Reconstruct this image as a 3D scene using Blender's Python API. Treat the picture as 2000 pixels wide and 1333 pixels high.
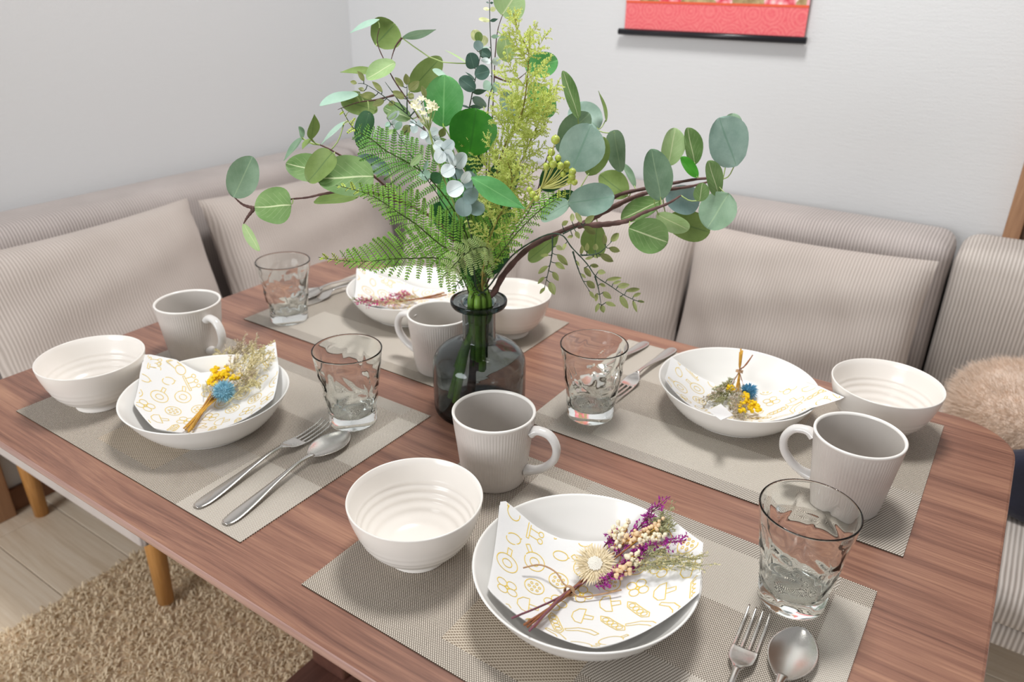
import bpy, math, random
import numpy as np
from mathutils import Vector, Matrix
for o in list(bpy.data.objects): bpy.data.objects.remove(o)
scene = bpy.context.scene
C = scene.collection
TZ = 0.65                                   # height of the table top above the floor
# ------------------------------------------------------------------ camera
FPX, YAW, PITCH, ROLL = 1490.47, 2.160799, 0.4453665, 0.0110039
CAM = Vector((1.0128, -0.3519, 0.5187 + TZ))
fw = Vector((math.cos(PITCH)*math.cos(YAW), math.cos(PITCH)*math.sin(YAW), -math.sin(PITCH)))
rt = fw.cross(Vector((0, 0, 1))).normalized(); up = rt.cross(fw)
rt, up = (math.cos(ROLL)*rt + math.sin(ROLL)*up), (-math.sin(ROLL)*rt + math.cos(ROLL)*up)
cam = bpy.data.cameras.new('camera'); camo = bpy.data.objects.new('camera', cam); C.objects.link(camo)
camo.matrix_world = Matrix(((rt.x, up.x, -fw.x, CAM.x), (rt.y, up.y, -fw.y, CAM.y), (rt.z, up.z, -fw.z, CAM.z), (0, 0, 0, 1)))
cam.sensor_width = 36; cam.lens = FPX/2000*36; cam.clip_start = 0.02
cam.dof.use_dof = True; cam.dof.focus_distance = 0.78; cam.dof.aperture_fstop = 6.3
scene.camera = camo
# ------------------------------------------------------------------ light
w = bpy.data.worlds.new('world'); scene.world = w; w.use_nodes = True
w.node_tree.nodes['Background'].inputs[0].default_value = (1.0, 0.995, 0.99, 1)
w.node_tree.nodes['Background'].inputs[1].default_value = 0.33
def area(name, loc, size, power, target, col=(1, .97, .93)):
    l = bpy.data.lights.new(name, 'AREA'); l.shape = 'DISK'; l.size = size; l.energy = power; l.color = col
    o = bpy.data.objects.new(name, l); C.objects.link(o); o.location = loc
    o.rotation_euler = (Vector(target)-Vector(loc)).to_track_quat('-Z', 'Y').to_euler(); return o
area('ceiling_lamp_light', (0.55, 0.62, 2.38), 0.42, 24, (0.55, 0.62, 0), (1, .985, .965))
area('window_light', (0.0, -2.7, 1.55), 1.6, 52, (0.2, 0.5, 0.6), (.97, .985, 1))
vs = scene.view_settings
vs.view_transform = 'Standard'; vs.look = 'None'; vs.exposure = 0.05; vs.gamma = 1; vs.use_curve_mapping = False

scene.cycles.max_bounces = 28; scene.cycles.transmission_bounces = 28; scene.cycles.transparent_max_bounces = 16; scene.cycles.sample_clamp_indirect = 6
R = random.Random(7)
VX, VY = 0.4892, 0.3548                     # vase axis
HD = Vector((math.cos(YAW), math.sin(YAW), 0))
def ray(px, py): return fw + rt*((px-1000)/FPX) - up*((py-666.5)/FPX)
def tp(px, py, z):                          # point at height z above the table top
    d = ray(px, py); t = (TZ+z-CAM.z)/d.z; return CAM + d*t
def at(px, py, off=0.0):                    # point on the upright plane through the vase, moved back by off metres
    d = ray(px, py); t = (Vector((VX, VY, 0)) + HD*off - Vector((CAM.x, CAM.y, 0))).dot(HD)/Vector((d.x, d.y, 0)).dot(HD)
    return CAM + d*t
def mpp(P): return (P-CAM).dot(fw)/FPX      # metres per pixel at P

# ------------------------------------------------------------------ mesh helpers
class MB:
    def __init__(s): s.v = []; s.f = []; s.m = []; s.uv = {}
    def add(s, vs, fs, mi=0, uvs=None):
        b = len(s.v); s.v += [tuple(x) for x in vs]
        for f in fs: s.f.append(tuple(b+i for i in f)); s.m.append(mi)
        if uvs:
            for i, u in enumerate(uvs): s.uv[b+i] = u
    def grid(s, P, mi=0, closeu=False, uvs=None):   # P rows x cols
        r, c = len(P), len(P[0]); fs = []
        for i in range(r-1):
            for j in range(c if closeu else c-1):
                fs.append((i*c+j, i*c+(j+1) % c, (i+1)*c+(j+1) % c, (i+1)*c+j))
        s.add([p for row in P for p in row], fs, mi, uvs)
    def tube(s, pts, rad, n=6, mi=0):
        pts = [Vector(p) for p in pts]; k = len(pts)
        if not hasattr(rad, '__len__'): rad = [rad]*k
        rows = []; prev = None
        for i, p in enumerate(pts):
            t = (pts[min(i+1, k-1)]-pts[max(i-1, 0)]).normalized()
            a = Vector((0, 0, 1)) if abs(t.z) < .9 else Vector((1, 0, 0))
            if prev is not None: a = prev
            x = (a - t*a.dot(t)).normalized(); prev = x; y = t.cross(x)
            rows.append([p + (x*math.cos(2*math.pi*j/n) + y*math.sin(2*math.pi*j/n))*rad[i] for j in range(n)])
        b = len(s.v); s.grid(rows, mi, True)
        s.f.append(tuple(b+j for j in range(n))[::-1]); s.m.append(mi)
        s.f.append(tuple(b+(k-1)*n+j for j in range(n))); s.m.append(mi)
    def lathe(s, prof, n=64, mi=0, rfun=None, c=(0, 0, 0)):
        rows = []
        for (r, z) in prof:
            row = []
            for j in range(n):
                a = 2*math.pi*j/n; rr = r if rfun is None else rfun(r, z, a)
                row.append((c[0]+rr*math.cos(a), c[1]+rr*math.sin(a), c[2]+z))
            rows.append(row)
        s.grid(rows, mi, True)
        k = len(rows); b = len(s.v)-k*n
        if prof[0][0] > 1e-6: s.f.append(tuple(b+j for j in range(n))[::-1]); s.m.append(mi)
        if prof[-1][0] > 1e-6: s.f.append(tuple(b+(k-1)*n+j for j in range(n))); s.m.append(mi)
    def box(s, x0, x1, y0, y1, z0, z1, mi=0):
        s.add([(x0,y0,z0),(x1,y0,z0),(x1,y1,z0),(x0,y1,z0),(x0,y0,z1),(x1,y0,z1),(x1,y1,z1),(x0,y1,z1)],
              [(0,3,2,1),(4,5,6,7),(0,1,5,4),(1,2,6,5),(2,3,7,6),(3,0,4,7)], mi)
    def ball(s, c, r, n=8, mi=0, sq=1.0):
        k = max(3, n//2); rows = []
        for i in range(k+1):
            a = math.pi*i/k; rows.append([(c[0]+r*math.sin(a)*math.cos(2*math.pi*j/n), c[1]+r*math.sin(a)*math.sin(2*math.pi*j/n), c[2]+r*sq*math.cos(a)) for j in range(n)])
        s.grid(rows, mi, True)
    def spike(s, p, q, wdt, nrm=None, mi=0):         # flat-ish four-sided spike
        p = Vector(p); q = Vector(q); d = (q-p)
        a = Vector((R.gauss(0,1), R.gauss(0,1), R.gauss(0,1))) if nrm is None else Vector(nrm)
        x = d.cross(a)
        if x.length < 1e-9: x = d.cross(Vector((.3, .5, .8)))
        x.normalize(); y = d.cross(x).normalized()
        m = p + d*.4
        s.add([p, m+x*wdt, m+y*wdt*.4, m-x*wdt, q], [(0,1,2),(0,2,3),(1,4,2),(2,4,3)], mi)
    def build(s, name, mats, parent=None, smooth=True, bevel=0, seg=3, sub=0, weld=True):
        me = bpy.data.meshes.new(name); me.from_pydata([tuple(x) for x in s.v], [], s.f); 
        if not isinstance(mats, (list, tuple)): mats = [mats]
        for m in mats: me.materials.append(m)
        me.polygons.foreach_set('material_index', s.m)
        me.polygons.foreach_set('use_smooth', [smooth]*len(s.f))
        if s.uv:
            ul = me.uv_layers.new(name='UVMap')
            for l in me.loops: ul.data[l.index].uv = s.uv.get(l.vertex_index, (0, 0))
        me.update(); o = bpy.data.objects.new(name, me); C.objects.link(o)
        if parent is not None:
            o.parent = parent
            if parent.get('_keep'): o.matrix_parent_inverse = parent.matrix_basis.inverted()
        if bevel:
            b = o.modifiers.new('bevel', 'BEVEL'); b.width = bevel; b.segments = seg; b.limit_method = 'ANGLE'; b.angle_limit = .6
            me.polygons.foreach_set('use_smooth', [True]*len(s.f))
            wn = o.modifiers.new('wn', 'WEIGHTED_NORMAL'); wn.keep_sharp = False
        if sub:
            b = o.modifiers.new('sub', 'SUBSURF'); b.levels = sub; b.render_levels = sub
        return o
def tag(o, label=None, cat=None, group=None, kind=None):
    if label: o['label'] = label
    if cat: o['category'] = cat
    if group: o['group'] = group
    if kind: o['kind'] = kind
    return o
def thing(name, label, cat, loc=(0,0,0), rz=0, group=None, keep=False):
    o = bpy.data.objects.new(name, None); C.objects.link(o); o.location = loc; o.rotation_euler = (0, 0, rz)
    o.empty_display_size = .03
    if keep: o['_keep'] = 1
    return tag(o, label, cat, group)
def dup(root, loc, rz, label):
    r = root.copy(); C.objects.link(r); r.location = loc; r.rotation_euler = (0, 0, rz); r['label'] = label
    for ch in list(root.children):
        c = ch.copy(); C.objects.link(c); c.parent = r
        for g in ch.children:
            d = g.copy(); C.objects.link(d); d.parent = c
    return r
def interp(pts, n):
    pts = [Vector(p) for p in pts]; k = len(pts)                # Catmull-Rom resample
    out = []
    for i in range(n):
        u = i/(n-1)*(k-1); a = min(int(u), k-2); t = u-a
        p0, p1, p2, p3 = pts[max(a-1, 0)], pts[a], pts[a+1], pts[min(a+2, k-1)]
        out.append(0.5*((2*p1)+(p2-p0)*t+(2*p0-5*p1+4*p2-p3)*t*t+(3*p1-p0-3*p2+p3)*t**3))
    return out

# ------------------------------------------------------------------ materials
def srgb(r, g, b): return tuple(((c/255)/12.92 if c/255 <= .04045 else ((c/255+.055)/1.055)**2.4) for c in (r, g, b)) + (1,)
def mat(name, col, rough=.5, metal=0, spec=.5, noise=0, nscale=20, bump=0, bscale=200, trans=0, coat=0, sheen=0, stretch=None, col2=None):
    m = bpy.data.materials.new(name); m.use_nodes = True; nt = m.node_tree; n = nt.nodes; b = n['Principled BSDF']
    b.inputs['Base Color'].default_value = col; b.inputs['Roughness'].default_value = rough; b.inputs['Metallic'].default_value = metal
    b.inputs['Specular IOR Level'].default_value = spec; b.inputs['Coat Weight'].default_value = coat; b.inputs['Sheen Weight'].default_value = sheen
    tc = n.new('ShaderNodeTexCoord'); mp = n.new('ShaderNodeMapping'); nt.links.new(tc.outputs['Object'], mp.inputs[0])
    if stretch: mp.inputs['Scale'].default_value = stretch
    if noise or col2:
        t = n.new('ShaderNodeTexNoise'); t.inputs['Scale'].default_value = nscale; t.inputs['Detail'].default_value = 6
        nt.links.new(mp.outputs[0], t.inputs[0]); r = n.new('ShaderNodeValToRGB'); nt.links.new(t.outputs[0], r.inputs[0])
        c2 = col2 or tuple(min(1, c*(1+noise)) for c in col[:3])+(1,); c1 = col if col2 else tuple(c*(1-noise) for c in col[:3])+(1,)
        r.color_ramp.elements[0].color = c1; r.color_ramp.elements[1].color = c2
        r.color_ramp.elements[0].position = .3; r.color_ramp.elements[1].position = .7
        nt.links.new(r.outputs[0], b.inputs['Base Color'])
    if bump:
        t2 = n.new('ShaderNodeTexNoise'); t2.inputs['Scale'].default_value = bscale; t2.inputs['Detail'].default_value = 3
        nt.links.new(mp.outputs[0], t2.inputs[0]); bp = n.new('ShaderNodeBump'); bp.inputs['Strength'].default_value = bump; bp.inputs['Distance'].default_value = .002
        nt.links.new(t2.outputs[0], bp.inputs['Height']); nt.links.new(bp.outputs[0], b.inputs['Normal'])
    if trans:
        tr = n.new('ShaderNodeBsdfTranslucent'); mx = n.new('ShaderNodeMixShader'); mx.inputs[0].default_value = trans
        tr.inputs[0].default_value = tuple(min(1, c*1.4) for c in col[:3])+(1,)
        nt.links.new(b.outputs[0], mx.inputs[1]); nt.links.new(tr.outputs[0], mx.inputs[2]); nt.links.new(mx.outputs[0], n['Material Output'].inputs[0])
    return m
def math_node(nt, op, a, b=None, c=None):
    n = nt.nodes.new('ShaderNodeMath'); n.operation = op
    for i, x in enumerate((a, b, c)):
        if x is None: continue
        if isinstance(x, (int, float)): n.inputs[i].default_value = x
        else: nt.links.new(x, n.inputs[i])
    return n.outputs[0]
def mixcol(nt, fac, a, b):
    n = nt.nodes.new('ShaderNodeMix'); n.data_type = 'RGBA'
    if isinstance(fac, (int, float)): n.inputs['Factor'].default_value = fac
    else: nt.links.new(fac, n.inputs['Factor'])
    for nm, x in (('A', a), ('B', b)):
        s = [i for i in n.inputs if i.name == nm and i.type == 'RGBA'][0]
        if isinstance(x, tuple): s.default_value = x
        else: nt.links.new(x, s)
    return [o for o in n.outputs if o.type == 'RGBA'][0]
def base(name, rough=.5):
    m = bpy.data.materials.new(name); m.use_nodes = True; nt = m.node_tree; b = nt.nodes['Principled BSDF']; b.inputs['Roughness'].default_value = rough
    tc = nt.nodes.new('ShaderNodeTexCoord'); sx = nt.nodes.new('ShaderNodeSeparateXYZ'); nt.links.new(tc.outputs['Object'], sx.inputs[0])
    return m, nt, b, tc, sx
def bumpto(nt, b, h, strength, dist):
    bp = nt.nodes.new('ShaderNodeBump'); bp.inputs['Strength'].default_value = strength; bp.inputs['Distance'].default_value = dist
    nt.links.new(h, bp.inputs['Height']); nt.links.new(bp.outputs[0], b.inputs['Normal'])
def noise(nt, vec, scale, detail=4, rough=.5, sc=None):
    if sc:
        mp = nt.nodes.new('ShaderNodeMapping'); mp.inputs['Scale'].default_value = sc; nt.links.new(vec, mp.inputs[0]); vec = mp.outputs[0]
    t = nt.nodes.new('ShaderNodeTexNoise'); t.inputs['Scale'].default_value = scale; t.inputs['Detail'].default_value = detail; t.inputs['Roughness'].default_value = rough
    nt.links.new(vec, t.inputs[0]); return t.outputs[0]
def ramp(nt, fac, stops):
    r = nt.nodes.new('ShaderNodeValToRGB'); nt.links.new(fac, r.inputs[0]); e = r.color_ramp.elements
    e[0].position, e[0].color = stops[0]; e[1].position, e[1].color = stops[-1]
    for p, c in stops[1:-1]: x = e.new(p); x.color = c
    return r.outputs[0]
def m_wood(name, c0, c1, c2, rough, long='x', grain=60):
    m, nt, b, tc, sx = base(name, rough)
    sc = (.42, 15, 15) if long == 'x' else (15, .42, 15) if long == 'y' else (15, 15, .42)
    oi = nt.nodes.new('ShaderNodeObjectInfo'); va = nt.nodes.new('ShaderNodeVectorMath'); va.operation = 'ADD'
    cx = nt.nodes.new('ShaderNodeCombineXYZ')
    for i in range(3): nt.links.new(math_node(nt, 'MULTIPLY', oi.outputs['Random'], 7.3+i), cx.inputs[i])
    nt.links.new(tc.outputs['Object'], va.inputs[0]); nt.links.new(cx.outputs[0], va.inputs[1])
    wsc = (1.0, 3, 3) if long == 'x' else (3, 1.0, 3) if long == 'y' else (3, 3, 1.0)
    wp = noise(nt, va.outputs[0], 1.4, 2, .5, wsc); vb = nt.nodes.new('ShaderNodeVectorMath'); vb.operation = 'ADD'; cw = nt.nodes.new('ShaderNodeCombineXYZ')
    for i in range(3): nt.links.new(math_node(nt, 'MULTIPLY', wp, .05), cw.inputs[i])
    nt.links.new(va.outputs[0], vb.inputs[0]); nt.links.new(cw.outputs[0], vb.inputs[1]); V = vb.outputs[0]
    n1 = noise(nt, V, 2.2, 6, .6, sc); n2 = noise(nt, V, 10, 5, .62, sc); n3 = noise(nt, V, 34, 3, .6, sc)
    f = math_node(nt, 'ADD', math_node(nt, 'MULTIPLY', n1, .46), math_node(nt, 'ADD', math_node(nt, 'MULTIPLY', n2, .32), math_node(nt, 'MULTIPLY', n3, .22)))
    nt.links.new(ramp(nt, f, [(.37, c0), (.5, c1), (.63, c2)]), b.inputs['Base Color'])
    bumpto(nt, b, n3, .08, .001); return m
def m_cord(name, ca, cb, pitch=.0066):
    m, nt, b, tc, sx = base(name, .95); b.inputs['Sheen Weight'].default_value = .12; b.inputs['Sheen Roughness'].default_value = .6; b.inputs['Specular IOR Level'].default_value = .1
    wob = noise(nt, tc.outputs['Object'], 9, 2)
    x = math_node(nt, 'ADD', sx.outputs['X'], math_node(nt, 'MULTIPLY', wob, .006))
    s = math_node(nt, 'SINE', math_node(nt, 'MULTIPLY', x, 2*math.pi/pitch))
    h = math_node(nt, 'ADD', math_node(nt, 'MULTIPLY', s, .5), .5)
    nz = noise(nt, tc.outputs['Object'], 14, 4, .6)
    nap = noise(nt, tc.outputs['Object'], 5, 3, .6)
    c = mixcol(nt, math_node(nt, 'MULTIPLY', h, .9), ca, cb)
    c2 = mixcol(nt, math_node(nt, 'MULTIPLY', math_node(nt, 'SUBTRACT', nap, .35), .9), c, tuple(min(1, v*1.12) for v in cb[:3])+(1,))
    nt.links.new(c2, b.inputs['Base Color'])
    bumpto(nt, b, math_node(nt, 'ADD', math_node(nt, 'POWER', h, .6), math_node(nt, 'MULTIPLY', nz, .8)), .45, .0015); return m
def m_weave(name, p, q, thr, dark, light, sh=0.0):
    m, nt, b, tc, sx = base(name, .55); b.inputs['Specular IOR Level'].default_value = .35
    row = math_node(nt, 'FLOOR', math_node(nt, 'DIVIDE', sx.outputs['Y'], q))
    xo = math_node(nt, 'ADD', math_node(nt, 'DIVIDE', sx.outputs['X'], p), math_node(nt, 'MULTIPLY', row, .5+sh))
    fx = math_node(nt, 'SINE', math_node(nt, 'MULTIPLY', xo, 2*math.pi))
    fy = math_node(nt, 'SINE', math_node(nt, 'MULTIPLY', math_node(nt, 'FRACT', math_node(nt, 'DIVIDE', sx.outputs['Y'], q)), math.pi))
    v = math_node(nt, 'MULTIPLY', math_node(nt, 'ADD', math_node(nt, 'MULTIPLY', fx, .5), .5), fy)
    mr = nt.nodes.new('ShaderNodeMapRange'); mr.interpolation_type = 'SMOOTHSTEP'; mr.inputs['From Min'].default_value = thr-.12; mr.inputs['From Max'].default_value = thr+.18
    nt.links.new(v, mr.inputs['Value'])
    nt.links.new(mixcol(nt, mr.outputs[0], dark, light), b.inputs['Base Color'])
    bumpto(nt, b, v, .35, .0008); return m
def m_leaf(name, ca, cb, vein, back=None, rough=.5, trans=.18):
    m, nt, b, tc, sx = base(name, rough); b.inputs['Specular IOR Level'].default_value = .35
    def adj(c):
        if c is None: return None
        l = .3*c[0]+.6*c[1]+.1*c[2]; return tuple(min(.95, (v*.9+l*.1)*1.3) for v in c[:3])+(1,)
    ca, cb, vein, back = adj(ca), adj(cb), adj(vein), adj(back)
    su = nt.nodes.new('ShaderNodeSeparateXYZ'); nt.links.new(tc.outputs['UV'], su.inputs[0])
    nz = noise(nt, tc.outputs['Object'], 55, 4, .6); lo = noise(nt, tc.outputs['Object'], 14, 2, .5)
    c = ramp(nt, math_node(nt, 'ADD', math_node(nt, 'MULTIPLY', nz, .45), math_node(nt, 'MULTIPLY', lo, .55)), [(.35, ca), (.65, cb)])
    d = math_node(nt, 'ABSOLUTE', math_node(nt, 'SUBTRACT', su.outputs['X'], .5))
    mid = math_node(nt, 'LESS_THAN', d, .022)
    sv = math_node(nt, 'FRACT', math_node(nt, 'MULTIPLY', math_node(nt, 'SUBTRACT', su.outputs['Y'], math_node(nt, 'MULTIPLY', d, .9)), 6))
    side = math_node(nt, 'MULTIPLY', math_node(nt, 'LESS_THAN', sv, .09), math_node(nt, 'LESS_THAN', d, .36))
    f = math_node(nt, 'MULTIPLY', math_node(nt, 'MAXIMUM', mid, math_node(nt, 'MULTIPLY', side, .22)), .6)
    c = mixcol(nt, f, c, vein)
    if back:
        g = nt.nodes.new('ShaderNodeNewGeometry'); c = mixcol(nt, g.outputs['Backfacing'], c, mixcol(nt, f, back, vein))
    nt.links.new(c, b.inputs['Base Color'])
    tr = nt.nodes.new('ShaderNodeBsdfTranslucent'); mx = nt.nodes.new('ShaderNodeMixShader'); mx.inputs[0].default_value = trans
    nt.links.new(c, tr.inputs[0]); nt.links.new(b.outputs[0], mx.inputs[1]); nt.links.new(tr.outputs[0], mx.inputs[2]); nt.links.new(mx.outputs[0], nt.nodes['Material Output'].inputs[0])
    bumpto(nt, b, nz, .15, .001); return m
def m_glass(name, col, rough=0, absorb=None, dens=0, ior=1.5):
    m = bpy.data.materials.new(name); m.use_nodes = True; nt = m.node_tree; nt.nodes.remove(nt.nodes['Principled BSDF'])
    g = nt.nodes.new('ShaderNodeBsdfGlass'); g.inputs['Color'].default_value = col; g.inputs['Roughness'].default_value = rough; g.inputs['IOR'].default_value = ior
    nt.links.new(g.outputs[0], nt.nodes['Material Output'].inputs['Surface'])
    if dens:
        a = nt.nodes.new('ShaderNodeVolumeAbsorption'); a.inputs[0].default_value = absorb; a.inputs[1].default_value = dens
        nt.links.new(a.outputs[0], nt.nodes['Material Output'].inputs['Volume'])
    return m
def m_wall():
    m, nt, b, tc, sx = base('wallpaper', .9); b.inputs['Base Color'].default_value = srgb(216, 217, 218); b.inputs['Specular IOR Level'].default_value = .15
    h = math_node(nt, 'ADD', noise(nt, tc.outputs['Object'], 90, 3, .6, (.35, .35, 2.2)), noise(nt, tc.outputs['Object'], 260, 2, .6))
    bumpto(nt, b, h, .35, .0012); return m
M = {}
M['wall'] = m_wall()
M['plank'] = m_wood('pale_oak_floor', srgb(214, 194, 168), srgb(230, 213, 190), srgb(240, 227, 208), .45, 'x')
M['gap'] = mat('floor_gap', srgb(110, 92, 76), .9)
M['trim'] = m_wood('brown_trim', srgb(134, 96, 68), srgb(160, 120, 88), srgb(178, 138, 104), .45, 'z')
M['base'] = mat('brown_baseboard', srgb(120, 80, 54), .5, noise=.1)
M['door'] = m_wood('dark_door', srgb(92, 66, 48), srgb(112, 82, 60), srgb(128, 94, 70), .45, 'z')
M['walnut'] = m_wood('walnut_laminate', srgb(102, 69, 59), srgb(144, 103, 86), srgb(174, 131, 107), .34, 'x')
M['edge'] = m_wood('walnut_edge', srgb(150, 114, 104), srgb(172, 136, 126), srgb(188, 152, 140), .3, 'x')
M['darkwalnut'] = m_wood('dark_walnut_foot', srgb(84, 54, 46), srgb(100, 66, 56), srgb(116, 78, 66), .4, 'y')
M['cord'] = m_cord('greige_corduroy', srgb(148, 139, 135), srgb(202, 193, 189))
M['cord2'] = m_cord('greige_corduroy_light', srgb(154, 144, 136), srgb(212, 204, 197))
M['cushion'] = m_cord('beige_corduroy_cushion', srgb(172, 161, 153), srgb(206, 196, 189), .0058)
M['leg'] = m_wood('honey_oak_leg', srgb(176, 122, 62), srgb(199, 145, 84), srgb(216, 164, 104), .4, 'z')
M['rug'] = mat('rug_base', srgb(220, 196, 166), 1, noise=.2, nscale=90)
M['pile'] = mat('rug_pile', srgb(246, 226, 196), 1, noise=.06, nscale=160, spec=.05, trans=.15)
M['fur'] = mat('fur_pile', srgb(236, 216, 200), .9, noise=.1, nscale=40, spec=.1, trans=.15)
M['navy'] = mat('navy_fabric', srgb(30, 32, 52), .9, noise=.3, nscale=30, bump=.4, bscale=120, sheen=.3)
M['china'] = mat('white_china', srgb(243, 241, 237), .16, noise=.01, nscale=10)
M['bowl'] = mat('cream_white_glaze', srgb(240, 235, 229), .2, noise=.015, nscale=14)
M['mug'] = mat('warm_grey_glaze', srgb(212, 205, 199), .22, noise=.03, nscale=60)
M['mugin'] = mat('grey_glaze_inside', srgb(196, 190, 184), .25, noise=.03, nscale=40)
M['mugrim'] = mat('pale_rim_glaze', srgb(240, 236, 231), .18)
M['mughandle'] = mat('pale_handle_glaze', srgb(222, 219, 216), .14)
M['glass'] = m_glass('clear_glass', (.99, 1, .995, 1), 0, ior=1.36)
M['smoke'] = m_glass('smoky_teal_glass', (.80, .815, .825, 1), 0, (.34, .47, .48, 1), 120, 1.42)
M['steel'] = mat('stainless_steel', srgb(215, 211, 206), .2, metal=1)
M['steel2'] = mat('steel_bowl', srgb(215, 211, 206), .26, metal=1)
M['weave'] = m_weave('woven_vinyl', .0023, .0015, .27, srgb(84, 72, 60), srgb(230, 220, 206))
M['weavelight'] = m_weave('woven_vinyl_light', .0022, .0013, .16, srgb(136, 124, 111), srgb(226, 219, 208))
M['weavefine'] = m_weave('woven_vinyl_fine', .0052, .0014, .2, srgb(124, 108, 90), srgb(212, 200, 182), .13)
M['weaveband'] = m_weave('woven_vinyl_band', .0026, .0015, .22, srgb(112, 102, 90), srgb(214, 206, 196), .25)
M['paper'] = mat('napkin_paper', srgb(246, 246, 246), .85, spec=.1, trans=.1, bump=.12, bscale=300)
M['print'] = mat('yellow_print', srgb(236, 204, 84), .85, spec=.1)
M['twine'] = mat('jute_twine', srgb(186, 150, 116), .9, noise=.2, nscale=200)
M['dstem'] = mat('dried_brown_stem', srgb(150, 96, 62), .8, noise=.25, nscale=120)
M['dstem2'] = mat('dried_plum_stem', srgb(128, 78, 92), .8, noise=.2, nscale=120)
M['dgold'] = mat('dried_gold_stem', srgb(206, 156, 58), .8, noise=.2, nscale=120)
M['straw'] = mat('straw_petal', srgb(240, 224, 192), .6, noise=.1, nscale=150, trans=.15)
M['strawc'] = mat('straw_centre', srgb(244, 240, 230), .8, noise=.05, nscale=400)
M['purple'] = mat('purple_statice', srgb(168, 44, 150), .8, noise=.25, nscale=200, trans=.15)
M['magenta'] = mat('magenta_statice', srgb(196, 66, 132), .8, noise=.2, nscale=200, trans=.15)
M['peach'] = mat('peach_bud', srgb(238, 208, 168), .8, noise=.1, nscale=200)
M['cream'] = mat('cream_bud', srgb(246, 236, 208), .8, noise=.06, nscale=200)
M['grass'] = mat('dry_grass', srgb(216, 206, 160), .9, noise=.2, nscale=150, trans=.15)
M['sage'] = mat('sage_filler', srgb(172, 172, 132), .9, noise=.2, nscale=150, trans=.15)
M['tan'] = mat('tan_filler', srgb(238, 226, 190), .9, noise=.15, nscale=150, trans=.15)
M['lilac'] = mat('faded_lilac_filler', srgb(196, 180, 160), .9, noise=.2, nscale=150, trans=.1)
M['yellow'] = mat('yellow_button', srgb(246, 206, 20), .8, noise=.1, nscale=300)
M['thistle'] = mat('blue_thistle', srgb(146, 194, 212), .6, noise=.15, nscale=120)
M['thistle2'] = mat('deep_blue_thistle', srgb(92, 156, 190), .6, noise=.15, nscale=120)
V1_, V2_ = srgb(214, 222, 176), srgb(78, 110, 60)
M['glauc'] = m_leaf('glaucous_leaf', srgb(112, 146, 132), srgb(154, 182, 170), srgb(110, 150, 128), srgb(120, 146, 92))
M['glaucd'] = m_leaf('grey_green_leaf', srgb(100, 134, 104), srgb(134, 164, 136), srgb(150, 178, 140), srgb(112, 140, 76))
M['green'] = m_leaf('leaf_green', srgb(84, 122, 58), srgb(120, 152, 90), V1_, srgb(108, 138, 62))
M['olive'] = m_leaf('olive_leaf', srgb(100, 126, 54), srgb(128, 152, 82), V2_, srgb(110, 134, 64))
M['light'] = m_leaf('light_green_leaf', srgb(138, 172, 104), srgb(170, 200, 142), V1_, srgb(140, 170, 100), trans=.25)
M['mint'] = m_leaf('mint_leaf', srgb(142, 178, 160), srgb(166, 198, 180), srgb(156, 190, 168), srgb(160, 190, 160))
M['bright'] = m_leaf('bright_green_leaf', srgb(66, 146, 66), srgb(104, 176, 104), srgb(130, 196, 120), srgb(84, 150, 70), rough=.35)
M['vivid'] = m_leaf('vivid_green_leaf', srgb(34, 118, 8), srgb(62, 150, 22), srgb(40, 110, 20), srgb(60, 120, 30), rough=.32)
M['dark'] = m_leaf('dark_green_leaf', srgb(30, 78, 40), srgb(48, 100, 56), srgb(60, 110, 60), srgb(40, 84, 40))
M['teal'] = m_leaf('blue_green_leaf', srgb(52, 84, 74), srgb(74, 104, 94), srgb(100, 130, 118), srgb(70, 96, 80))
M['silver'] = m_leaf('silver_leaf', srgb(176, 196, 200), srgb(214, 226, 228), srgb(150, 172, 176), srgb(140, 166, 164), rough=.4)
M['silverd'] = m_leaf('grey_blue_leaf', srgb(108, 136, 134), srgb(136, 160, 160), srgb(120, 146, 142), srgb(96, 122, 112))
M['vine'] = m_leaf('vine_leaf', srgb(112, 122, 60), srgb(146, 152, 92), srgb(96, 100, 50), srgb(120, 126, 66))
M['bud'] = m_leaf('pale_bud_leaf', srgb(196, 206, 130), srgb(228, 230, 176), srgb(170, 180, 110))
M['gstem'] = mat('green_stem', srgb(112, 150, 54), .5, noise=.2, nscale=60)
M['pstem'] = mat('pale_petiole', srgb(168, 190, 118), .55, noise=.12, nscale=60)
M['bstem'] = mat('brown_branch', srgb(102, 74, 70), .8, noise=.3, nscale=90, bump=.5, bscale=160)
M['tstem'] = mat('dark_teal_stem', srgb(52, 72, 56), .6, noise=.2, nscale=90)
M['fern'] = mat('fern_green', srgb(136, 190, 74), .5, noise=.18, nscale=45, trans=.3)
M['fern2'] = mat('fern_green_deep', srgb(116, 174, 80), .5, noise=.2, nscale=45, trans=.3)
M['ferntip'] = mat('fern_tip_green', srgb(204, 224, 96), .5, noise=.15, nscale=60, trans=.2)
M['lace'] = mat('lace_fern_green', srgb(178, 200, 130), .55, noise=.2, nscale=60, trans=.2)
M['rachis'] = mat('fern_rachis', srgb(66, 84, 34), .6)
M['spray'] = mat('yellow_green_spray', srgb(212, 226, 138), .6, noise=.1, nscale=40, trans=.4)
M['spraystem'] = mat('spray_stem', srgb(140, 126, 62), .6); M['spraytwig'] = mat('spray_twig', srgb(196, 200, 112), .6)
M['berry'] = mat('green_berry', srgb(176, 190, 84), .35, noise=.1, nscale=60)
M['petal'] = mat('cream_petal', srgb(250, 246, 214), .6, trans=.15)
M['red'] = None
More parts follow.
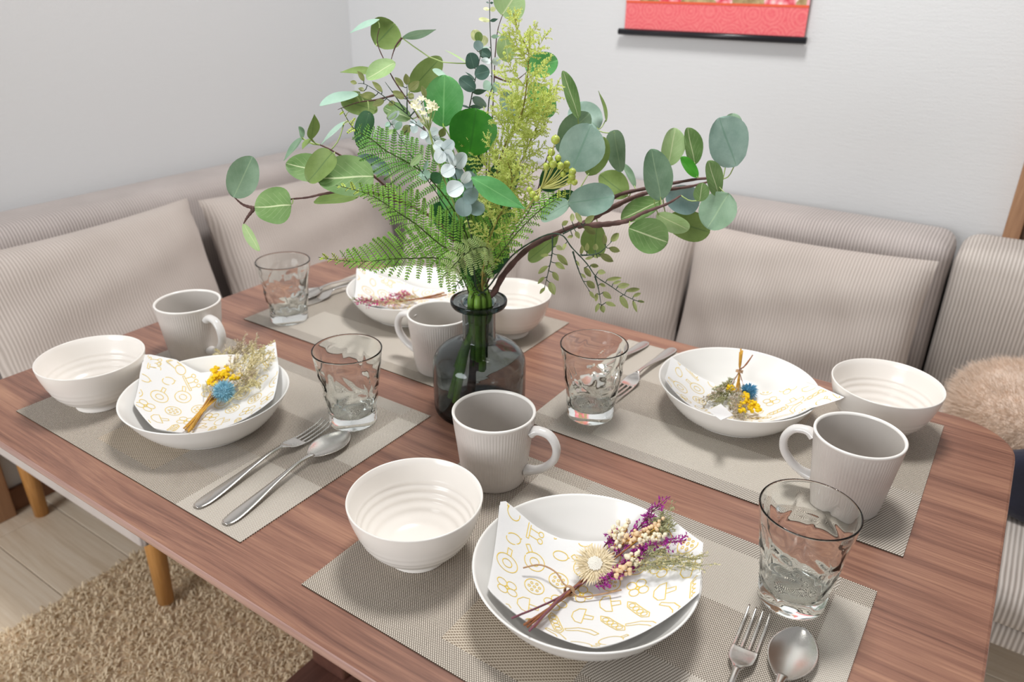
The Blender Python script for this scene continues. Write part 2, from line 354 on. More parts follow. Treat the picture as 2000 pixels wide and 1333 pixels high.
def m_scroll():
    m, nt, b, tc, sx = base('red_damask', .8); b.inputs['Specular IOR Level'].default_value = .2
    v = nt.nodes.new('ShaderNodeTexVoronoi'); v.inputs['Scale'].default_value = 21; v.inputs['Randomness'].default_value = .45; nt.links.new(tc.outputs['Object'], v.inputs[0])
    r = math_node(nt, 'SINE', math_node(nt, 'MULTIPLY', v.outputs['Distance'], 42))
    n = noise(nt, tc.outputs['Object'], 240, 3, .6)
    f = math_node(nt, 'MULTIPLY', math_node(nt, 'ADD', math_node(nt, 'MULTIPLY', r, .16), math_node(nt, 'SUBTRACT', n, .1)), .8)
    nt.links.new(mixcol(nt, f, srgb(228, 92, 104), srgb(246, 156, 150)), b.inputs['Base Color']); return m
def m_brocade():
    m, nt, b, tc, sx = base('gold_floral_brocade', .8)
    n = noise(nt, tc.outputs['Object'], 60, 4, .6); g = ramp(nt, n, [(.35, srgb(150, 124, 84)), (.65, srgb(196, 172, 128))])
    v = nt.nodes.new('ShaderNodeTexVoronoi'); v.inputs['Scale'].default_value = 60; nt.links.new(tc.outputs['Object'], v.inputs[0])
    k = noise(nt, tc.outputs['Object'], 9, 1); big = math_node(nt, 'GREATER_THAN', k, .53)
    fl = ramp(nt, v.outputs['Distance'], [(.0, srgb(250, 236, 226)), (.4, srgb(240, 150, 160)), (.7, srgb(216, 66, 84))])
    nt.links.new(mixcol(nt, big, g, fl), b.inputs['Base Color']); return m
M['red'] = m_scroll(); M['brocade'] = m_brocade()
M['orange'] = mat('orange_ribbon', srgb(226, 92, 58), .7); M['rod'] = mat('black_lacquer', srgb(26, 26, 32), .3, noise=.1)
M['pinkedge'] = mat('pink_border', srgb(236, 170, 176), .8)

# ------------------------------------------------------------------ the room
def plane_box(name, x0, x1, y0, y1, z0, z1, m, kind='structure', bevel=0):
    b = MB(); b.box(x0, x1, y0, y1, z0, z1); o = b.build(name, m, smooth=False, bevel=bevel)
    if kind: o['kind'] = kind
    return o
plane_box('wall_left', -.90, -.80, -1.6, 1.46, 0, 2.4, M['wall'])
plane_box('wall_back', -.90, 2.4, 1.45, 1.55, 0, 2.4, M['wall'])
fl = plane_box('floor', -.80, 2.4, -1.6, 1.45, -.06, -.004, M['gap'])
pm = None; PW, PL = .145, .92
k = 0; y = -.017-.145*11 + .145
rows = 0
yy = .127-.145*12
while yy < 1.45:
    xx = -.80 - ((rows*.37) % .9)
    while xx < 2.4:
        x0, x1 = max(xx, -.80), min(xx+PL, 2.4)
        if x1-x0 > .02:
            b = MB(); b.box(-(x1-x0)/2+.0006, (x1-x0)/2-.0006, .0008, min(PW, 1.449-yy)-.0008, -.012, 0)
            o = b.build('plank', M['plank'], fl, bevel=.0012, seg=1); o.location = ((x0+x1)/2, yy, 0)
        xx += PL
    yy += PW; rows += 1
plane_box('baseboard_left', -.80, -.788, .205, 1.45, 0, .06, M['base'], bevel=.003)
plane_box('baseboard_back', -.788, 1.005, 1.438, 1.45, 0, .06, M['base'], bevel=.003)
plane_box('trim_1', -.80, -.77, .10, .205, 0, 2.05, M['trim'], bevel=.003)
plane_box('trim_2', 1.006, 1.036, 1.41, 1.45, 0, 2.05, M['trim'], bevel=.003)
d = plane_box('door_1', 1.036, 1.9, 1.432, 1.45, 0.005, 2.03, M['door'], bevel=.002)
for (x0, x1, z0, z1) in ((1.14, 1.80, .2, .95), (1.14, 1.80, 1.1, 1.9)):
    b = MB(); b.box(x0, x1, 1.424, 1.433, z0, z1); b.build('panel', M['door'], d, bevel=.004)
# rug with pile
rug = thing('shag_rug', 'beige shag rug lying under the dining table', 'rug', (.4, -.2, 0), keep=True)
RX0, RX1, RY0, RY1 = -.405, 1.55, -1.2, .60
b = MB(); b.box(RX0, RX1, RY0, RY1, .0005, .010); b.build('backing', M['rug'], rug, smooth=False)
b = MB(); rr = random.Random(3)
for i in range(110000):
    x = rr.uniform(RX0, RX1); y = rr.uniform(RY0, RY1)
    a = rr.uniform(0, 6.28); l = rr.uniform(.008, .017); hh = rr.uniform(.005, .012); wd = .0016
    dx, dy = math.cos(a), math.sin(a)
    p0 = (x-dy*wd, y+dx*wd, .009); p1 = (x+dy*wd, y-dx*wd, .009)
    p2 = (x+dx*l*.5+dy*wd, y+dy*l*.5-dx*wd, .009+hh); p3 = (x+dx*l*.5-dy*wd, y+dy*l*.5+dx*wd, .009+hh); p4 = (x+dx*l, y+dy*l, .009+hh*.8)
    b.add([p0, p1, p2, p3, p4], [(0, 1, 2, 3), (3, 2, 4)])
b.build('pile', M['pile'], rug)['kind'] = 'stuff'

# ------------------------------------------------------------------ sofas
def rbox(b, x0, x1, y0, y1, z0, z1, r=.03, nx=10, bulge=0.0):
    """soft upholstered block: rounded box with slight bulge"""
    c = Vector(((x0+x1)/2, (y0+y1)/2, (z0+z1)/2)); h = Vector(((x1-x0)/2, (y1-y0)/2, (z1-z0)/2))
    def ax(hh, n):
        n = max(3, n); inner = np.linspace(-(hh-r), hh-r, n)
        e = [-(hh) + r*(1-math.cos(t)) for t in ()]
        return [-hh, -hh+r*.25, -hh+r*.6] + list(inner) + [hh-r*.6, hh-r*.25, hh]
    X, Y, Z = ax(h.x, nx), ax(h.y, 6), ax(h.z, 6)
    def sph(p):
        q = Vector((max(-h.x+r, min(h.x-r, p.x)), max(-h.y+r, min(h.y-r, p.y)), max(-h.z+r, min(h.z-r, p.z))))
        d = p-q
        if d.length > 1e-9:
            # map box shell to rounded shell
            m_ = max(abs(d.x), abs(d.y), abs(d.z)); d = d.normalized()*m_
        s = (1-(p.x/h.x)**2)*(1-(p.z/h.z)**2); s2 = (1-(p.x/h.x)**2)*(1-(p.y/h.y)**2)
        o = q+d
        o.y += math.copysign(bulge*max(0, s), p.y) if abs(abs(p.y)-h.y) < 1e-6 else 0
        o.z += math.copysign(bulge*.6*max(0, s2), p.z) if abs(abs(p.z)-h.z) < 1e-6 else 0
        return o + c
    for sgn in (-1, 1):
        g = [[sph(Vector((x, sgn*h.y, z))) for x in X] for z in Z]; b.grid(g if sgn < 0 else [r_[::-1] for r_ in g])
        g = [[sph(Vector((x, y, sgn*h.z))) for x in X] for y in Y]; b.grid(g if sgn > 0 else [r_[::-1] for r_ in g])
        g = [[sph(Vector((sgn*h.x, y, z))) for y in Y] for z in Z]; b.grid(g if sgn > 0 else [r_[::-1] for r_ in g])
def peg(b, x, y, z0, z1, lean=(0, 0)):
    b.tube([(x+lean[0], y+lean[1], z0), (x+lean[0]*.5, y+lean[1]*.5, (z0+z1)/2), (x, y, z1)], [.0155, .019, .023], 20)
def sofa(label, loc, rz, width, seat_x0, seat_x1, depth_back, depth_front, mkey, legs, end_back=0.0):
    """local frame: x along the wall, wall at y=0, front towards -y"""
    s = thing('corner_sofa_unit', label, 'sofa', loc, rz, 'modular corduroy sofa units')
    b = MB(); rbox(b, 0, width, -depth_back, -.005, .315, .711, .035, 40, .006); b.build('backrest', M[mkey], s)
    b = MB(); rbox(b, seat_x0, seat_x1, -depth_front, -depth_back-.002, .335, .40, .022, 30, .006); b.build('seat_cushion', M[mkey], s)
    b = MB(); rbox(b, seat_x0+.005, seat_x1-.005, -depth_front+.008, -depth_back-.002, .295, .338, .012, 30); b.build('seat_base', M[mkey], s)
    for (x, y) in legs:
        b = MB(); peg(b, x, y, .02 if (rz and x > 1e9) else .001, .30, (0, 0)); b.build('leg', M['leg'], s)
    return s
# left unit along the left wall: local x -> world +y, wall at x=-.79 ; front -> +x
sofa('greige corduroy sofa unit along the left wall', (-.788, .13, 0), math.pi/2, 1.145, 0, 1.145, .165, .745, 'cord', [(.11, -.06), (1.05, -.06), (1.05, -.58)])
s = bpy.data.objects['corner_sofa_unit']
b = MB(); peg(b, .105, -.582, .022, .30, (-.006, .006)); b.build('leg', M['leg'], s)
sofa('long greige corduroy sofa unit along the back wall under the scroll', (-.788, 1.443, 0), 0, 1.722, .75, 1.718, .165, .735, 'cord', [(.85, -.1), (1.62, -.1), (.85, -.65), (1.62, -.65)])
sofa('pale corduroy sofa unit at the far right beside the door trim', (.940, 1.443, 0), 0, .80, .004, .80, .172, .735, 'cord2', [(.1, -.1), (.7, -.1), (.1, -.65), (.7, -.65)])

def cushion(label, w, h, t, loc, rz, lean, seed, tiltz=0.0):
    rr = random.Random(seed); b = MB(); n, k = 30, 24
    ph = [rr.uniform(0, 6.28) for _ in range(6)]
    def P(i, j, sg):
        u, v = -1+2*i/n, -1+2*j/k
        u = math.copysign(abs(u)**.8, u); v = math.copysign(abs(v)**.8, v)
        e = max(0, (1-abs(u)**3.2))**.55*max(0, (1-abs(v)**3.2))**.55
        pin = 1-.045*(1-abs(v)**2)*abs(u)**6; pin2 = 1-.05*(1-abs(u)**2)*abs(v)**6
        wr = (.006*math.sin(5*u+ph[0]+2*v)+.004*math.sin(9*v+ph[1]-3*u)+.003*math.sin(14*u+6*v+ph[2]))*e
        return (u*w/2*pin, sg*(t/2*e+wr), v*h/2*pin2)
    for sg in (-1, 1):
        g = [[P(i, j, sg) for i in range(n+1)] for j in range(k+1)]
        b.grid(g if sg < 0 else [r_[::-1] for r_ in g])
    o = b.build('sofa_cushion', M['cushion']); o.location = loc; o.rotation_euler = (lean, tiltz, rz)
    return tag(o, label, 'cushion', 'loose cushions leaning on the sofa backs')
cushion('beige corduroy back cushion at the far left behind the grey mug', .50, .332, .15, (-.497, .40, .546), math.pi/2, -.30, 1, -.02)
cushion('beige corduroy back cushion left of the sofa corner behind the far tumbler', .58, .325, .15, (-.500, .96, .536), math.pi/2, -.30, 2, .02)
cushion('beige corduroy back cushion in the sofa corner half hidden by the ferns', .44, .33, .14, (-.135, 1.165, .538), 0, -.26, 3)
cushion('beige corduroy back cushion below the hanging vine leaves', .44, .325, .15, (.245, 1.155, .536), 0, -.28, 4, .02)
cushion('beige corduroy back cushion right of the dark gap near the far right bowl', .47, .332, .15, (.69, 1.150, .540), 0, -.28, 5, -.015)

# fur throw cushion and navy bag on the right seat
fc = thing('fur_cushion', 'fluffy pale peach fur cushion lying at the right edge behind the bowl', 'cushion', (1.22, 1.08, .41), keep=True)
def lump(b, c, hx, hy, hz, n=26, p=2.6, wob=0):
    rows = []
    for i in range(n//2+1):
        th = math.pi*i/(n//2); row = []
        for j in range(n):
            a = 2*math.pi*j/n
            f = lambda v: math.copysign(abs(v)**(2/p), v)
            k_ = 1+wob*math.sin(3*a+1)*math.sin(2*th)
            row.append((c[0]+hx*f(math.sin(th))*f(math.cos(a))*k_, c[1]+hy*f(math.sin(th))*f(math.sin(a))*k_, c[2]+hz*f(math.cos(th))*k_))
        rows.append(row)
    b.grid([r_[::-1] for r_ in rows], 0, True)
FC, FH = (1.24, 1.09, .492), (.235, .155, .078)
b = MB(); lump(b, FC, *FH); b.build('cover', M['fur'], fc)
b = MB(); rr = random.Random(5)
for i in range(26000):
    th = math.acos(rr.uniform(-.55, 1)); a = rr.uniform(0, 6.283); f = lambda v: math.copysign(abs(v)**(2/2.6), v)
    p = Vector((FC[0]+FH[0]*f(math.sin(th))*f(math.cos(a)), FC[1]+FH[1]*f(math.sin(th))*f(math.sin(a)), FC[2]+FH[2]*f(math.cos(th))))
    n_ = Vector((math.sin(th)*math.cos(a)/FH[0], math.sin(th)*math.sin(a)/FH[1], math.cos(th)/FH[2])).normalized()
    q = p + n_*rr.uniform(.008, .020) + Vector((rr.gauss(0, .005)-.004, rr.gauss(0, .005), -rr.uniform(0, .006)))
    x = (q-p).cross(Vector((rr.gauss(0, 1), rr.gauss(0, 1), rr.gauss(0, 1)))).normalized()*.0006
    b.add([p-x, p+x, q], [(0, 1, 2)])
b.build('fur', M['fur'], fc)['kind'] = 'stuff'
b = MB(); lump(b, (1.27, .905, .467), .19, .030, .070, 24, 3, .03)
o = b.build('navy_pouch', M['navy']); tag(o, 'dark navy fabric pouch on the seat below the fur cushion', 'pouch')

# ------------------------------------------------------------------ dining table
table = thing('dining_table', 'walnut laminate dining table with rounded corners set for four', 'table', (.49, .32, 0), keep=True)
def rrect(x0, x1, y0, y1, r, n=10):
    out = []
    for (cx, cy, a0) in ((x1-r, y1-r, 0), (x0+r, y1-r, 90), (x0+r, y0+r, 180), (x1-r, y0+r, 270)):
        for i in range(n+1):
            a = math.radians(a0+90*i/n); out.append((cx+r*math.cos(a), cy+r*math.sin(a)))
    return out
TX0, TX1, TY0, TY1 = -.112, 1.090, -.046, .702
def ring_solid(name, prof, m, top=True):
    b = MB(); rows = []
    for (ins, z) in prof:
        rows.append([(x, y, z) for x, y in rrect(TX0+ins, TX1-ins, TY0+ins, TY1-ins, max(.075-ins, .01))])
    b.grid(rows, 0, True); n = len(rows[0]); k = len(rows)
    b.f.append(tuple(range(n))[::-1]); b.m.append(0); b.f.append(tuple((k-1)*n+j for j in range(n))); b.m.append(0)
    return b
b = ring_solid('', [(.0012, TZ-.0016), (.0012, TZ-.0008), (.0035, TZ)], M['walnut']); b.build('tabletop', M['walnut'], table, smooth=False)
b = ring_solid('', [(.020, TZ-.0200), (.0075, TZ-.0185), (.002, TZ-.0150), (.0, TZ-.0100), (.0002, TZ-.0045), (.0012, TZ-.0017)], M['edge']); b.build('edge_band', M['edge'], table)
for x in (.165, .735):
    b = MB(); b.box(x, x+.095, .03, .615, .020, .060); b.build('foot', M['darkwalnut'], table, bevel=.008)
    b = MB(); b.box(x+.008, x+.087, .27, .375, .058, TZ-.045); b.build('column', M['darkwalnut'], table, bevel=.006)
    b = MB(); b.box(x, x+.095, .06, .585, TZ-.045, TZ-.0201); b.build('bearer', M['darkwalnut'], table, bevel=.004)

# ------------------------------------------------------------------ placemats
MATS = {'A': (.5456, -.0052, 0), 'B': (0, 0, 0), 'C': (-.0025, .3624, 1), 'D': (.5573, .3604, 1)}
REC = [(.33, .59, .08, .42, 2), (.76, 1, 0, .37, 1), (.93, 1, .53, .91, 1), (.20, .81, .67, .93, 1), (0, .10, .60, 1, 3), (.33, .93, .93, 1, 3), (.59, .76, .20, .37, 3)]
def make_mat():
    us = sorted({0, 1} | {r[0] for r in REC} | {r[1] for r in REC}); vs_ = sorted({0, 1} | {r[2] for r in REC} | {r[3] for r in REC})
    b = MB()
    for i in range(len(us)-1):
        for j in range(len(vs_)-1):
            u, v = (us[i]+us[i+1])/2, (vs_[j]+vs_[j+1])/2; mi = 0
            for (a, c, d_, e, m_) in REC:
                if a < u < c and d_ < v < e: mi = m_
            X = [(us[i]-.5)*.45, (us[i+1]-.5)*.45]; Y = [(vs_[j]-.5)*.30, (vs_[j+1]-.5)*.30]
            b.add([(X[0], Y[0], .0014), (X[1], Y[0], .0014), (X[1], Y[1], .0014), (X[0], Y[1], .0014)], [(0, 1, 2, 3)], mi)
    h = .0014; a, c = .225, .15
    b.add([(-a,-c,0.0001),(a,-c,0.0001),(a,c,0.0001),(-a,c,0.0001),(-a,-c,h),(a,-c,h),(a,c,h),(-a,c,h)], [(0,3,2,1),(0,1,5,4),(1,2,6,5),(2,3,7,6),(3,0,4,7)])
    return b
lab = {'A': 'woven grey placemat nearest the camera', 'B': 'woven grey placemat at the left end of the near table side',
       'C': 'woven grey placemat at the far left corner of the table', 'D': 'woven grey placemat on the right side towards the back wall'}
mb = make_mat(); first = None
for k, (x, y, r_) in MATS.items():
    if first is None:
        o = first = mb.build('placemat', [M['weave'], M['weavelight'], M['weavefine'], M['weaveband']], smooth=False)
    else:
        o = first.copy(); C.objects.link(o)
    o.location = (x+.225, y+.15, TZ); o.rotation_euler = (0, 0, math.pi*r_); tag(o, lab[k], 'placemat', 'woven placemats on the table')
ZM = TZ+.0015

# ------------------------------------------------------------------ crockery
def smooth_prof(pts, n): return [(max(0, p.x), p.y) for p in (Vector((q.x, q.y)) for q in interp([Vector((a, c, 0)) for a, c in pts], n))]
# bowl
def bowl_mesh():
    out = [(.0295, .0), (.031, .001), (.0305, .0055), (.033, .009), (.044, .0165), (.0535, .029), (.060, .045), (.0638, .058), (.0653, .0672)]
    o1 = smooth_prof(out, 60)
    def rip(r, z, amp=.0003): return r + (amp*math.sin(z*2*math.pi/.0075) if .012 < z < .042 else 0)
    P = [(0.0, .0015), (.026, .0015), (.0275, 0)] + [(rip(r, z), z) for r, z in o1] + [(.0650, .0680), (.0642, .0682), (.0634, .0676)]
    inn = [(.0622, .060), (.0585, .047), (.0515, .0315), (.0415, .019), (.030, .0115), (.015, .0085), (.0, .0078)]
    i1 = smooth_prof(inn, 60)
    P += [(r + (.00055*math.sin(z*2*math.pi/.0078) if z < .044 else 0) if r > .006 else r, z) for r, z in i1]
    b = MB(); b.lathe(P, 96); return b
BOWLS = {'A': (.6065, .0909, 'white ribbed ceramic bowl nearest the camera on the front placemat'),
         'B': (.0679, .0766, 'white ribbed ceramic bowl at the far left end of the table'),
         'C': (.3873, .5751, 'white ribbed ceramic bowl behind the glass vase'),
         'D': (.9361, .6018, 'white ribbed ceramic bowl at the right next to the fur cushion')}
first = None
for k, (x, y, l) in BOWLS.items():
    if first is None: o = first = bowl_mesh().build('rice_bowl', M['bowl'])
    else: o = first.copy(); C.objects.link(o)
    o.location = (x, y, ZM); tag(o, l, 'bowl', 'white ribbed bowls')
# plate
def plate_mesh():
    out = smooth_prof([(.058, 0), (.0605, .0006), (.063, .004), (.074, .0105), (.087, .025), (.0965, .040), (.1005, .0468)], 40)
    inn = smooth_prof([(.0985, .0472), (.0945, .0410), (.085, .0275), (.073, .0150), (.060, .0085), (.045, .0062), (.0, .0056)], 40)
    b = MB(); b.lathe([(0, .0015), (.055, .0015), (.0565, 0)] + out + [(.1011, .0478), (.1002, .0484), (.0992, .0480)] + inn, 96); return b
PLATES = {'A': (.776, .1236, 'white deep plate nearest the camera holding the strawflower posy'),
          'B': (.2348, .1254, 'white deep plate at the left holding a posy pointing to the vase'),
          'C': (.2045, .5398, 'white deep plate at the far left corner behind the mug'),
          'D': (.7724, .533, 'white deep plate on the right holding an upside-down posy')}
first = None
for k, (x, y, l) in PLATES.items():
    if first is None: o = first = plate_mesh().build('deep_plate', M['china'])
    else: o = first.copy(); C.objects.link(o)
    o.location = (x, y, ZM); tag(o, l, 'plate', 'white deep plates')
# mug
def make_mug(loc, rz, label):
    t = thing('mug', label, 'mug', loc, rz, 'grey ribbed mugs')
    def rf(r, z, a): return r + (.00026*math.cos(84*a) if .010 < z < .082 and r > .03 else 0)
    out = smooth_prof([(.0335, 0), (.0352, .0012), (.0363, .006), (.0385, .022), (.0415, .048), (.0440, .068), (.0456, .0815), (.0461, .0850)], 34)
    b = MB(); b.lathe([(0, .002), (.030, .002), (.0315, 0)] + out, 336, 0, rf)
    b.f.pop(); b.m.pop()
    inn = smooth_prof([(.0430, .0852), (.0424, .0800), (.0405, .060), (.0372, .030), (.0342, .012), (.030, .0068), (.015, .0055), (0, .0052)], 30)
    b2 = MB(); b2.lathe(inn, 84, 1); b2.f = [f for f in b2.f if len(f) <= 4]
    b.add(b2.v, b2.f, 1)
    body = b.build('body', [M['mug'], M['mugin']], t)
    b = MB(); b.lathe([(.0459, .0845), (.0464, .0858), (.0463, .0870), (.0452, .0876), (.0438, .0872), (.0430, .0860), (.0429, .0850)], 84); b.f = [f for f in b.f if len(f) <= 4]
    b.build('rim', M['mugrim'], t)
    pts = interp([(.0446, 0, .0695), (.052, 0, .0735), (.0655, 0, .0705), (.0735, 0, .0575), (.0720, 0, .0420), (.0620, 0, .0290), (.0500, 0, .0215), (.0388, 0, .0188)], 30)
    b = MB(); rows = []
    for i, p in enumerate(pts):
        tt = (pts[min(i+1, 29)]-pts[max(i-1, 0)]).normalized(); nx = Vector((-tt.z, 0, tt.x)); wy, wx = .0062, .0045
        e = 1+.35*max(0, 1-min(i, 29-i)/5)
        rows.append([p + nx*(wx*e*math.cos(a)) + Vector((0, 1, 0))*(wy*e*math.sin(a)) for a in [2*math.pi*j/14 for j in range(14)]])
    b.grid([r_[::-1] for r_ in rows], 0, True); b.build('handle', M['mughandle'], t)
    return t
mug0 = make_mug((.5942, .2391, ZM), math.radians(12), 'grey ribbed mug in front of the glass vase')
dup(mug0, (.0498, .2363, ZM), math.radians(-2), 'grey ribbed mug at the far left behind the bowl')
dup(mug0, (.375, .415, ZM), math.radians(186), 'grey ribbed mug behind and left of the glass vase')
dup(mug0, (.9376, .4203, ZM), math.radians(181), 'grey ribbed mug at the right beside the front tumbler')
# tumbler
def tumbler_mesh():
    rr = random.Random(11); cells = []
    for i in range(4):
        for j in range(6):
            cells.append(((j+.5*(i % 2)+rr.uniform(-.3, .3))/6*2*math.pi, .016+(i+rr.uniform(-.25, .25)+.3)*.0185, rr.uniform(.6, 1)))
    def relief(r, z, a):
        f = min(1, max(0, (z-.013)/.008))*min(1, max(0, (.090-z)/.012))
        if f <= 0: return 0
        best = 9; b2 = 9; am = 1
        for (ca, cz, k_) in cells:
            da = (a-ca+math.pi) % (2*math.pi)-math.pi
            sk = da*.034+.35*(z-cz)
            d_ = math.hypot(sk*.9, (z-cz)*.75)
            if d_ < best: b2 = best; best = d_; am = k_
            elif d_ < b2: b2 = d_
        e = min(1, (b2-best)/.0085)
        return f*(-.0021*am*e**.8 + .0004)
    n = 144
    out = smooth_prof([(.0285, 0), (.0298, .0012), (.0302, .004), (.0312, .016), (.0348, .044), (.0388, .072), (.0420, .094), (.0430, .1012)], 64)
    inn = smooth_prof([(.0412, .1012), (.0398, .090), (.0363, .066), (.0325, .042), (.0292, .022), (.0255, .0155), (.014, .0140), (0, .0150)], 40)
    b = MB(); rows = []
    for (r, z) in out: rows.append([((r+relief(r, z, 2*math.pi*j/n))*math.cos(2*math.pi*j/n), (r+relief(r, z, 2*math.pi*j/n))*math.sin(2*math.pi*j/n), z) for j in range(n)])
    for (r, z) in [(.0430, .1022), (.0424, .1030), (.0417, .1026)] + inn:
        rows.append([(r*math.cos(2*math.pi*j/n), r*math.sin(2*math.pi*j/n), z) for j in range(n)])
    rows = [[(r*math.cos(2*math.pi*j/n), r*math.sin(2*math.pi*j/n), z) for j in range(n)] for r, z in ((0, .0016), (.015, .0014), (.026, .0004))] + rows
    b.grid(rows, 0, True); return b
TUM = {'A': (.9307, .2406, 0, 'clear relief-patterned glass tumbler nearest the camera above the fork'),
       'B': (.3754, .2351, 2.1, 'clear relief-patterned glass tumbler left of the vase above the spoon'),
       'C': (.0598, .4064, 4.0, 'clear relief-patterned glass tumbler at the far left corner of the table'),
       'D': (.6183, .4232, 1.2, 'clear relief-patterned glass tumbler right of the vase')}
first = None
for k, (x, y, rz, l) in TUM.items():
    if first is None: o = first = tumbler_mesh().build('glass_tumbler', M['glass'])
    else: o = first.copy(); C.objects.link(o)
    o.location = (x, y, ZM); o.rotation_euler = (0, 0, rz); tag(o, l, 'tumbler', 'patterned glass tumblers')
# cutlery, local +y from handle end to head, origin at handle end
def blade(b, secs, n=16):
    rows = []
    for (y, wd, z, th, cup) in secs:
        row = []
        for i in range(n):
            a = 2*math.pi*i/n; x = wd*math.cos(a); zz = z + th*math.sin(a) + cup*((x/wd)**2 if wd > 1e-6 else 0); row.append((x, y, zz))
        rows.append(row)
    b.grid(rows, 0, True); k = len(rows); b0 = len(b.v)-k*n
    b.f.append(tuple(b0+j for j in range(n))[::-1]); b.m.append(0); b.f.append(tuple(b0+(k-1)*n+j for j in range(n))); b.m.append(0)
def resec(secs, n):
    P = np.array(secs); u = np.linspace(0, len(secs)-1, n); out = []
    V3 = [interp([Vector((s[0], s[1], s[2])) for s in secs], n), interp([Vector((s[3], s[4], 0)) for s in secs], n)]
    return [(a.x, max(a.y, .0004), a.z, max(c.x, .0004), c.y) for a, c in zip(*V3)]
HANDLE = [(.000, .0035, .0022, .0008, 0), (.004, .0068, .0022, .0013, 0), (.016, .0085, .0026, .0015, 0), (.040, .0072, .0044, .0016, 0), (.075, .0042, .0080, .0018, 0), (.105, .0029, .0108, .0019, 0), (.122, .0032, .0108, .0017, 0)]
def make_fork(loc, rz, label):
    t = thing('fork', label, 'fork', loc, rz, 'stainless steel forks')
    b = MB(); blade(b, resec(HANDLE, 30)); b.build('handle', M['steel'], t)
    b = MB(); blade(b, resec([(.119, .0032, .0108, .0015, 0), (.126, .0055, .0092, .0012, .0004), (.134, .0102, .0060, .0010, .0012), (.144, .0114, .0036, .0009, .0014), (.152, .0112, .0029, .0009, .0012)], 20)); b.build('head', M['steel'], t)
    for x in (-.0096, -.0032, .0032, .0096):
        b = MB(); pts = interp([(x, .149, .0031+.1*x*x*100*.3), (x*.99, .165, .0026), (x*.98, .185, .0040), (x*.97, .2000, .0078)], 14)
        rows = []
        for i, p in enumerate(pts):
            wd = .0017*(1-.55*(i/13)**2); rows.append([(p.x+wd*math.cos(a), p.y, p.z+.0009*(1-.3*i/13)*math.sin(a)) for a in [2*math.pi*j/10 for j in range(10)]])
        b.grid(rows, 0, True); b.f.append(tuple(range(10))[::-1]); b.m.append(0); b.f.append(tuple(130+j for j in range(10))); b.m.append(0)
        b.build('tine', M['steel'], t)
    return t
def make_spoon(loc, rz, label):
    t = thing('spoon', label, 'spoon', loc, rz, 'stainless steel spoons')
    b = MB(); blade(b, resec(HANDLE+[(.134, .0042, .0092, .0014, 0)], 30)); b.build('handle', M['steel'], t)
    b = MB(); n, kk = 48, 24; L0, L1 = .129, .198
    def P(i, j, dz):
        v = i/n; wd = .0205*(math.sin(math.pi*min(1, v)**.92)**.62 if 0 < v < 1 else 0)*(.86+.22*v); u = -1+2*j/kk
        e = max(0, 1-u*u)*max(0, math.sin(math.pi*v))**.7
        return (wd*u, L0+(L1-L0)*v, .0092*(1-v)+.0060*v-.0062*e+dz)
    top = [[P(i, j, .0004) for j in range(kk+1)] for i in range(n+1)]; bot = [[P(i, j, -.0005) for j in range(kk+1)][::-1] for i in range(n+1)]
    rows = [top[i]+bot[i] for i in range(n+1)]; b.grid(rows, 0, True)
    b.build('bowl', M['steel2'], t); return t
f0 = make_fork((.367, .008, ZM), math.radians(2.5), 'steel fork on the left placemat beside the blue thistle plate')
s0 = make_spoon((.4155, .008, ZM), math.radians(5.5), 'steel spoon on the left placemat beside the fork')
dup(f0, (.927, .002, ZM), math.radians(4), 'steel fork at the bottom edge nearest the camera')
dup(s0, (.9515, .005, ZM), math.radians(0), 'steel spoon at the bottom edge nearest the camera')
dup(f0, (.631, .668, ZM), math.radians(178), 'steel fork on the right placemat beside the tumbler')
dup(s0, (.587, .664, ZM), math.radians(177), 'steel spoon partly behind the tumbler right of the vase')
dup(f0, (.060, .640, ZM), math.radians(172), 'steel fork at the far left corner beside the plate')
dup(s0, (.030, .648, ZM), math.radians(174), 'steel spoon at the far left corner beside the fork')

# ------------------------------------------------------------------ vase
def vase_mesh():
    out = smooth_prof([(.052, 0), (.0565, .0015), (.0594, .007), (.0600, .020), (.0602, .045), (.0600, .066), (.0582, .0765), (.0500, .0875), (.0370, .0950), (.0265, .0990), (.0220, .1020), (.0210, .1080), (.0208, .1250), (.0210, .1390), (.0218, .1430), (.0260, .1455), (.0325, .1475), (.0352, .1510)], 80)
    inn = smooth_prof([(.0325, .1545), (.0270, .1536), (.0225, .1530), (.0192, .1500), (.0180, .1430), (.0178, .1230), (.0182, .1050), (.0200, .1000), (.0260, .0962), (.0365, .0918), (.0480, .0848), (.0548, .0760), (.0572, .064), (.0572, .020), (.0560, .0100), (.050, .0072), (.020, .0080), (0, .0095)], 80)
    b = MB(); b.lathe([(0, .0030), (.020, .0026), (.046, .0008)] + out + [(.0356, .1548), (.0350, .1563), (.0338, .1563)] + inn, 96); return b
o = vase_mesh().build('glass_vase', M['smoke']); o.location = (VX, VY, TZ+.0003)
tag(o, 'smoky teal glass bottle vase in the middle of the table', 'vase')


